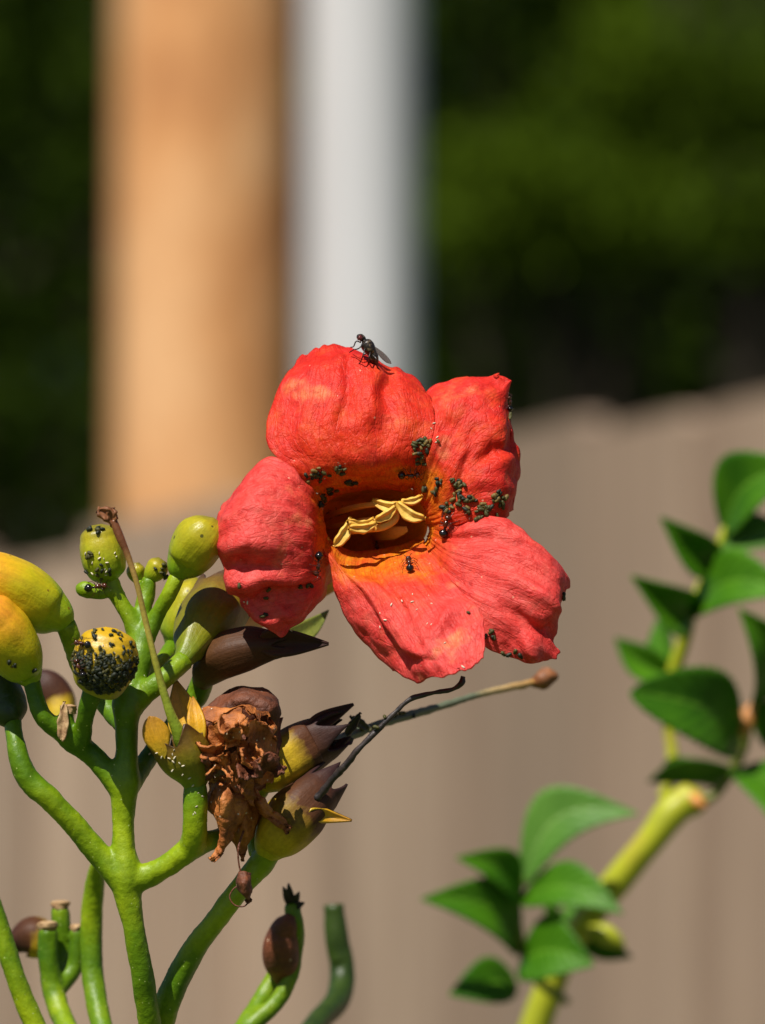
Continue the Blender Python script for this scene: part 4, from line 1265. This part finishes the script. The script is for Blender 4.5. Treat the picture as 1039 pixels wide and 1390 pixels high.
sl(700, 1330, -2, 610, 1350, -10, 70, 'leaf', rach, roll=-.4, fold=.3, bend=-.1)
sl(740, 1310, 16, 800, 1215, 18, 74, 'leaf', None, roll=1.1, fold=.3)
sl(770, 1262, 12, 740, 1222, 14, 50, 'leaf', None, roll=1.0, fold=.3)
sl(780, 1262, 10, 858, 1300, 4, 48, 'leaf', None, roll=-.6, fold=.3)
st2 = stube('leaf_stalk', [(1008, 1020, 2, 5), (998, 1022, -2, 5), (985, 1020, -6, 4)], 'cane_thin')
sl(1004, 1020, -2, 856, 940, -22, 112, 'leaf', st2, roll=-.4, fold=.28, sweep=-.07, peak=.5, point=1.0, bend=-.14)
sl(1004, 1042, 0, 1080, 1150, -18, 96, 'leaf', st2, roll=.4, fold=.35, sweep=.08, bend=-.12)
sl(1022, 958, -2, 1004, 826, -14, 96, 'leaf', None, roll=-.5, fold=.5, sweep=-.14, bend=-.14)
sl(1030, 1002, 0, 1085, 955, -6, 70, 'leaf', None, roll=.5, fold=.5)
sl(940, 834, 4, 858, 782, -8, 86, 'leaf', None, roll=-.25, fold=.75, sweep=.12, bend=-.1)
sl(940, 830, 4, 1080, 806, -14, 88, 'leaf', None, roll=.5, fold=.3, sweep=.12, bend=-.12)
sl(970, 766, 4, 898, 702, -4, 76, 'leaf', None, roll=-.25, fold=.75, sweep=.12, bend=-.1)
sl(966, 762, 4, 1085, 742, -6, 66, 'leaf_pale', None, roll=.7, fold=.3, sweep=.15, bend=-.1)
sl(982, 722, 4, 1095, 632, -8, 100, 'leaf', None, roll=.5, fold=.35, sweep=.14, bend=-.12)
sl(908, 918, 12, 836, 866, 12, 60, 'leaf', None, roll=-.2, fold=.7, sweep=.1)
sl(910, 912, 14, 894, 836, 22, 64, 'leaf', None, roll=.9, fold=.4)
sl(990, 1042, 0, 880, 1062, 10, 62, 'leaf', None, roll=.85, fold=.15, bend=.06)
sl(985, 1046, 2, 900, 1040, 18, 66, 'leaf', None, roll=.9, fold=.2)

# ================================================================== insects
tv_, tf_ = [], []
off = 0
for V, Fs in HIT:
    tv_.append(V)
    tf_ += [tuple(int(x) + off for x in f) for f in Fs]
    off += len(V)
tree_bvh = BVHTree.FromPolygons(np.vstack(tv_).tolist(), tf_)
def hit(px, py):
    d = W(px, py) - CAM
    loc, nrm, idx, dist = tree_bvh.ray_cast(Vector(CAM), Vector(d).normalized(), 1.2)
    if loc is None:
        return None
    if nrm.dot(Vector(d)) > 0:
        nrm = -nrm
    return loc, nrm
def seat(px, py, heading, lift=0.0, scale=1.0):
    """matrix that stands an insect on the surface seen at this pixel, heading given as an angle in the picture (0 right, 90 up)"""
    h = hit(px, py)
    if h is None:
        return None
    loc, n = h
    a = math.radians(heading)
    f = Vector(RT) * math.cos(a) + Vector(UP) * math.sin(a)
    f = f - n * f.dot(n)
    if f.length < 1e-4:
        f = Vector(RT)
    f.normalize()
    s = n.cross(f)
    M = Matrix((f, s, n)).transposed().to_4x4()
    return Matrix.Translation(loc + n * lift) @ M @ Matrix.Scale(scale, 4)

def local_mesh(name, V, Fs, uv, mat):
    me = bpy.data.meshes.new(name)
    me.from_pydata(np.asarray(V).tolist(), [], Fs)
    if uv is not None:
        lay = me.uv_layers.new(name='UVMap')
        li = np.empty(len(me.loops), dtype=np.int64)
        me.loops.foreach_get('vertex_index', li)
        lay.data.foreach_set('uv', np.asarray(uv, float)[li].ravel())
    me.materials.append(mat)
    me.polygons.foreach_set('use_smooth', np.ones(len(me.polygons), dtype=bool))
    return me
mm = 1e-3
# ---- ants
prof = [(1.46, .05, .62), (1.38, .26, .62), (1.12, .42, .66), (.88, .30, .70), (.76, .13, .72), (.52, .27, .78), (.2, .29, .80), (-.1, .2, .72), (-.28, .10, .66), (-.4, .17, .68), (-.5, .10, .66), (-.66, .32, .66), (-.98, .56, .66), (-1.3, .46, .62), (-1.58, .16, .56), (-1.64, .03, .55)]
V, Fs, uv = tube_geo([(x * mm, 0, z * mm) for x, r, z in prof], [r * mm for x, r, z in prof], per=4, seg=14)
ANT_BODY = local_mesh('body', V, Fs, uv, MAT['ant'])
def leg_mesh(path, r=.055):
    V, Fs, uv = tube_geo([np.array(p) * mm for p in path], [r * mm, r * .9 * mm, r * .7 * mm, r * .5 * mm][:len(path)], per=3, seg=6)
    return local_mesh('leg', V, Fs, uv, MAT['ant_leg'])
ANT_LEGS = []
for s in (-1, 1):
    for (x0, x1, x2) in ((.5, .95, 1.25), (.25, .2, .15), (0, -.5, -1.0)):
        ANT_LEGS.append(leg_mesh([(x0, s * .15, .65), ((x0 + x1) / 2, s * .6, .95), (x1, s * .95, .5), (x2, s * 1.2, 0)]))
ANT_FEEL = [leg_mesh([(1.35, s * .15, .8), (1.6, s * .55, 1.15), (1.9, s * .55, .85), (2.15, s * .45, .5)], .045) for s in (-1, 1)]
def ant(px, py, heading, label, scale=1.0):
    M = seat(px, py, heading, 0.0, scale * 1.15)
    if M is None:
        print('NO SEAT ant', px, py)
        return
    o = bpy.data.objects.new('ant', ANT_BODY)
    COL.objects.link(o)
    o.matrix_world = M
    o['label'] = label
    o['category'] = 'ant'
    o['group'] = 'ants tending the aphids'
    for me, nm in [(m_, 'leg') for m_ in ANT_LEGS] + [(m_, 'antenna') for m_ in ANT_FEEL]:
        c = bpy.data.objects.new(nm, me)
        COL.objects.link(c)
        c.parent = o
for a in [
    (610, 712, 58, 'glossy black ant head up below the aphid cluster on the upper right petal', 1.0),
    (557, 770, 102, 'black ant on the orange lip below the flower throat', .85),
    (425, 765, -100, 'ant with a shiny round abdomen on the left petal fold', .95),
    (455, 691, 20, 'dark ant climbing inside the upper left of the throat', .85),
    (556, 640, 5, 'ant above the yellow anthers at the throat rim', .85),
    (688, 548, 95, 'ant on the folded outer edge of the upper right petal', .6),
    (116, 876, 160, 'reddish ant on the shoulder of the aphid crusted bud', .8),
    (112, 906, 120, 'lower reddish ant on the side of the aphid crusted bud', .8),
    (130, 800, 15, 'dark red ant on the short stalk below the plump bud', .9),
    (516, 738, -70, 'small black ant in shade on the throat floor', .75),
]:
    ant(*a)

# ---- aphids
def aphid_mesh(mat, n):
    P = [(.40, .03, .16), (.36, .12, .17), (.2, .18, .2), (-.02, .235, .24), (-.22, .23, .24), (-.36, .14, .22), (-.43, .03, .22)]
    V, Fs, uv = tube_geo([(x * mm, 0, z * mm) for x, r, z in P], [r * mm for x, r, z in P], per=2, seg=9)
    V = list(V); Fs = list(Fs); uv = list(uv)
    for s in (-1, 1):
        for (x0, x1) in ((.22, .36), (.05, .05), (-.12, -.3), (-.28, -.42), (.36, .7)):
            top = .44 if x0 == -.28 else .16
            e = (x1, s * (.18 if x0 in (-.28, .36) else .42), .46 if x0 == -.28 else (.3 if x0 == .36 else 0))
            a = np.array((x0, s * .12, top if x0 == -.28 else .18)) * mm
            b_ = np.array(e) * mm
            w = np.array((.03, 0, .0)) * mm
            i = len(V)
            V += [a - w, a + w, b_, a + np.array((0, 0, .035)) * mm]
            Fs += [(i, i + 1, i + 2), (i + 1, i + 3, i + 2), (i + 3, i, i + 2)]
            uv += [(0, 0)] * 4
    return local_mesh('aphid', V, Fs, uv, mat)
APH = {k: aphid_mesh(MAT['aphid_' + k], 0) for k in ('dark', 'olive', 'brown')}
V, Fs, uv = tube_geo([(x * mm, 0, .06 * mm) for x in (-.24, -.18, 0, .15, .22)], [r * mm for r in (.02, .07, .09, .06, .02)], per=2, seg=7)
SKIN = local_mesh('aphid_skin', V, Fs, uv, MAT['skin_white'])
nA = 0
def bug(me, name, px, py, sc, label, cat, group, head=None):
    global nA
    M = seat(px, py, rng.uniform(0, 360) if head is None else head, 0.0, sc)
    if M is None:
        return
    o = bpy.data.objects.new(name, me)
    COL.objects.link(o)
    o.matrix_world = M
    o['label'] = label
    o['category'] = cat
    o['group'] = group
    nA += 1
def colony(spots, where, tones, sc=(.75, 1.2)):
    for (cx, cy, sx_, sy_, n) in spots:
        for _ in range(n):
            t = tones[rng.integers(len(tones))]
            bug(APH[t], 'aphid', cx + rng.normal() * sx_ * .6, cy + rng.normal() * sy_ * .6, rng.uniform(*sc), where, 'aphid', where.replace('tiny ', '').replace('aphid', 'aphids', 1))
colony([(430, 646, 14, 7, 15), (460, 637, 7, 5, 7)], 'tiny olive brown aphid where the upper and left petals meet', ['olive', 'olive', 'brown', 'dark'])
colony([(438, 682, 5, 9, 6), (448, 667, 9, 6, 7), (478, 654, 12, 4, 7)], 'tiny dark aphid on the shaded upper left rim of the throat', ['dark', 'dark', 'olive'])
colony([(563, 610, 4, 8, 5), (580, 605, 13, 9, 16), (570, 624, 7, 6, 9)], 'tiny green brown aphid at the join of the upper and upper right petals', ['dark', 'olive', 'olive', 'brown'])
colony([(597, 655, 4, 5, 4), (588, 665, 8, 5, 7)], 'tiny dark aphid between the two largest aphid clusters', ['dark', 'olive'])
colony([(622, 658, 8, 8, 15), (625, 676, 7, 8, 13), (609, 690, 6, 7, 8), (635, 695, 6, 5, 6), (642, 680, 12, 4, 8)], 'tiny dark green aphid in the dense cluster of the upper right petal', ['dark', 'olive', 'olive', 'brown', 'dark'], (.8, 1.3))
colony([(672, 672, 9, 8, 9), (660, 690, 10, 8, 13), (678, 684, 7, 6, 7), (650, 702, 6, 4, 5)], 'tiny olive aphid near the folded rim of the upper right petal', ['dark', 'olive', 'olive', 'brown'], (.8, 1.3))
colony([(417, 796, 7, 4, 5), (367, 800, 3, 1, 1), (361, 811, 2, 1, 1), (325, 795, 2, 2, 1), (358, 838, 3, 3, 2)], 'tiny dark aphid on the creased left petal', ['dark', 'olive'])
colony([(665, 860, 4, 8, 5), (637, 833, 2, 1, 1), (690, 888, 12, 3, 6), (764, 812, 2, 6, 3)], 'tiny dark aphid on the lower right petal', ['dark', 'olive'])
colony([(692, 562, 2, 7, 4)], 'tiny aphid on the back folded edge of the upper right petal', ['dark', 'olive'])
for _ in range(60):
    a = rng.uniform(0, 2 * math.pi)
    r = 38 * math.sqrt(rng.uniform(0, 1))
    x, y = 140 + r * math.cos(a), 900 + r * math.sin(a)
    if (y < 896 and abs(x - 146) < 26 and rng.random() < .88):
        continue
    bug(APH[['dark', 'dark', 'dark', 'olive'][rng.integers(4)]], 'aphid', x, y, rng.uniform(.85, 1.25), 'tiny dark aphid crusting the round yellow bud', 'aphid', 'aphids crusting the round yellow bud')
crust_V, crust_F, crust_n = [], [], 0
me0 = APH['dark']
v0 = np.array([v.co[:] for v in me0.vertices]); f0 = [tuple(p.vertices) for p in me0.polygons]
for _ in range(800):
    a = rng.uniform(0, 2 * math.pi)
    r = 43 * math.sqrt(rng.uniform(0, 1))
    x, y = 143 + r * math.cos(a), 897 + r * math.sin(a)
    keep = 1 / (1 + math.exp(-(y - 896 + 16 * noise.noise((x * .06, y * .06, 0))) / 7)) + max(0.0, (r - 30) / 26) * (.5 + noise.noise((a * 2, 1, 0)))
    if rng.random() > keep:
        continue
    if min(math.hypot(x - 116, y - 876), math.hypot(x - 112, y - 906)) < 9:
        continue
    M = seat(x, y, rng.uniform(0, 360), 0, rng.uniform(.5, .95))
    if M is None:
        continue
    M = np.array(M)
    crust_V.append(v0 @ M[:3, :3].T + M[:3, 3])
    crust_F += [tuple(q + crust_n for q in f) for f in f0]
    crust_n += len(v0)
cr_o = mesh_object('aphid_crust', np.vstack(crust_V), crust_F, MAT['aphid_dark'])
cr_o.data.materials.append(MAT['aphid_olive'])
nf = len(f0)
cr_o.data.polygons.foreach_set('material_index', np.repeat((rng.random(len(crust_F) // nf) < .35).astype(np.int32), nf))
cr_o['kind'] = 'stuff'
cr_o['label'] = 'dense dark crust of packed aphids over the round yellow bud'
cr_o['category'] = 'aphids'
colony([(140, 778, 16, 8, 9), (122, 752, 3, 8, 4), (136, 720, 14, 5, 7)], 'tiny dark aphid on the plump bud under the forked style', ['dark', 'olive'])
colony([(10, 898, 3, 2, 1), (21, 900, 2, 4, 2), (44, 908, 2, 3, 2)], 'tiny dark aphid on the glossy yellow bud', ['dark'])
colony([(215, 775, 8, 9, 6)], 'tiny dark aphid on the smallest green buds', ['dark', 'olive'])
colony([(540, 972, 20, 3, 6), (500, 990, 14, 3, 6)], 'tiny dark aphid on a thin dead style', ['dark', 'olive'])
def skins(spots, where):
    for (cx, cy, sx_, sy_, n) in spots:
        for _ in range(n):
            bug(SKIN, 'aphid_skin', cx + rng.normal() * sx_ * .6, cy + rng.normal() * sy_ * .6, rng.uniform(.7, 1.3), where, 'aphid skin', where.replace('skin', 'skins', 1))
skins([(142, 908, 40, 28, 30)], 'white shed aphid skin on the round yellow bud')
skins([(136, 762, 18, 18, 14)], 'white shed aphid skin on the plump bud under the forked style')
skins([(240, 1040, 28, 22, 14), (265, 1085, 8, 20, 7)], 'white shed aphid skin on the split olive calyx')
skins([(430, 640, 20, 8, 3), (585, 585, 8, 14, 4), (640, 700, 30, 12, 5), (560, 830, 60, 40, 12), (400, 850, 14, 6, 3), (332, 815, 4, 4, 2), (630, 905, 12, 4, 3)], 'white shed aphid skin on a red petal')
print('aphids and skins', nA)

# ---- fly on the edge of the upper petal
fh = hit(497, 484)
fd = float(np.dot(np.array(fh[0]) - CAM, FW) - F) * 1e3 if fh else 3.0
fb = np.array(W(500, 480, fd - 1.0))
fly = thing('fly', fb, 'dark bristly fly perched on the upper edge of the red flower', 'fly')
def fp(name, pts, mat, per=5, seg=14, **kw):
    V, Fs, uv = ptube([(x, y, fd + d, r) for x, y, d, r in pts], per=per, seg=seg, **kw)
    return part(fly, name, V, Fs, MAT[mat], uv)
body = fp('body', [(486, 461, -2, 1.2), (487, 460, -2, 4.5), (490, 459, -2, 6), (493.5, 460, -2, 4), (494.5, 462, -2, 3.6), (496, 464, -2, 7), (499, 469, -2, 9), (502.5, 475, -2, 8.2), (505, 479, -1.9, 6.3), (507, 484, -1.8, 6.8), (508.5, 490, -1.5, 5.8), (509, 495, -1.2, 3.5), (509, 498, -1, .8)], 'fly_body', lump=.08, lfreq=1600)
for d in (-2.45, -1.5):
    fp('eye', [(486.3, 457.5, d, .8), (487, 457.8, d, 3.2), (488.6, 459, d, 4.0), (489.6, 461, d, 3.2), (489.8, 462.5, d, .8)], 'fly_eye', per=4)
for (tx, ty, dd, ro) in ((531.5, 494, -1.2, .35), (528, 493, -.2, .6)):
    V, Fs, uv = leaf_geo(W(503, 466, fd + dd - 1.0), W(tx, ty, fd + dd), px2m(7.5), fold=.08, peak=.62, thick=3e-5, roll=ro, nv=14, nu=7, point=.8)
    part(fly, 'wing', V, Fs, MAT['fly_wing'], uv)
for pts in ([(490, 465, -2.4, 1), (484.5, 463, -2.6, .9), (480.5, 470, -2, .8), (476, 471.5, -.8, .7)],
            [(493, 468, -2.6, 1), (487, 473, -3, .9), (480, 475, -2, .8), (474.5, 478.5, -1.2, .7)],
            [(496, 472, -2.6, 1.1), (492.5, 484, -3.2, .9), (489, 492, -2.4, .8), (484, 498, -1.8, .7)],
            [(503, 478, -2.7, 1.1), (501, 486, -3.2, .9), (501, 490, -2.4, .8), (499, 494, -1.6, .7)],
            [(506, 482, -2.4, 1.1), (511.5, 488, -3, .9), (512, 498, -2.2, .8), (519, 503.5, -1.8, .7)],
            [(497, 468, -1.2, 1), (500, 476, .4, .9), (497, 480, .6, .8), (493, 482, .4, .7)]):
    fp('leg', pts, 'fly_leg', per=4, seg=6)
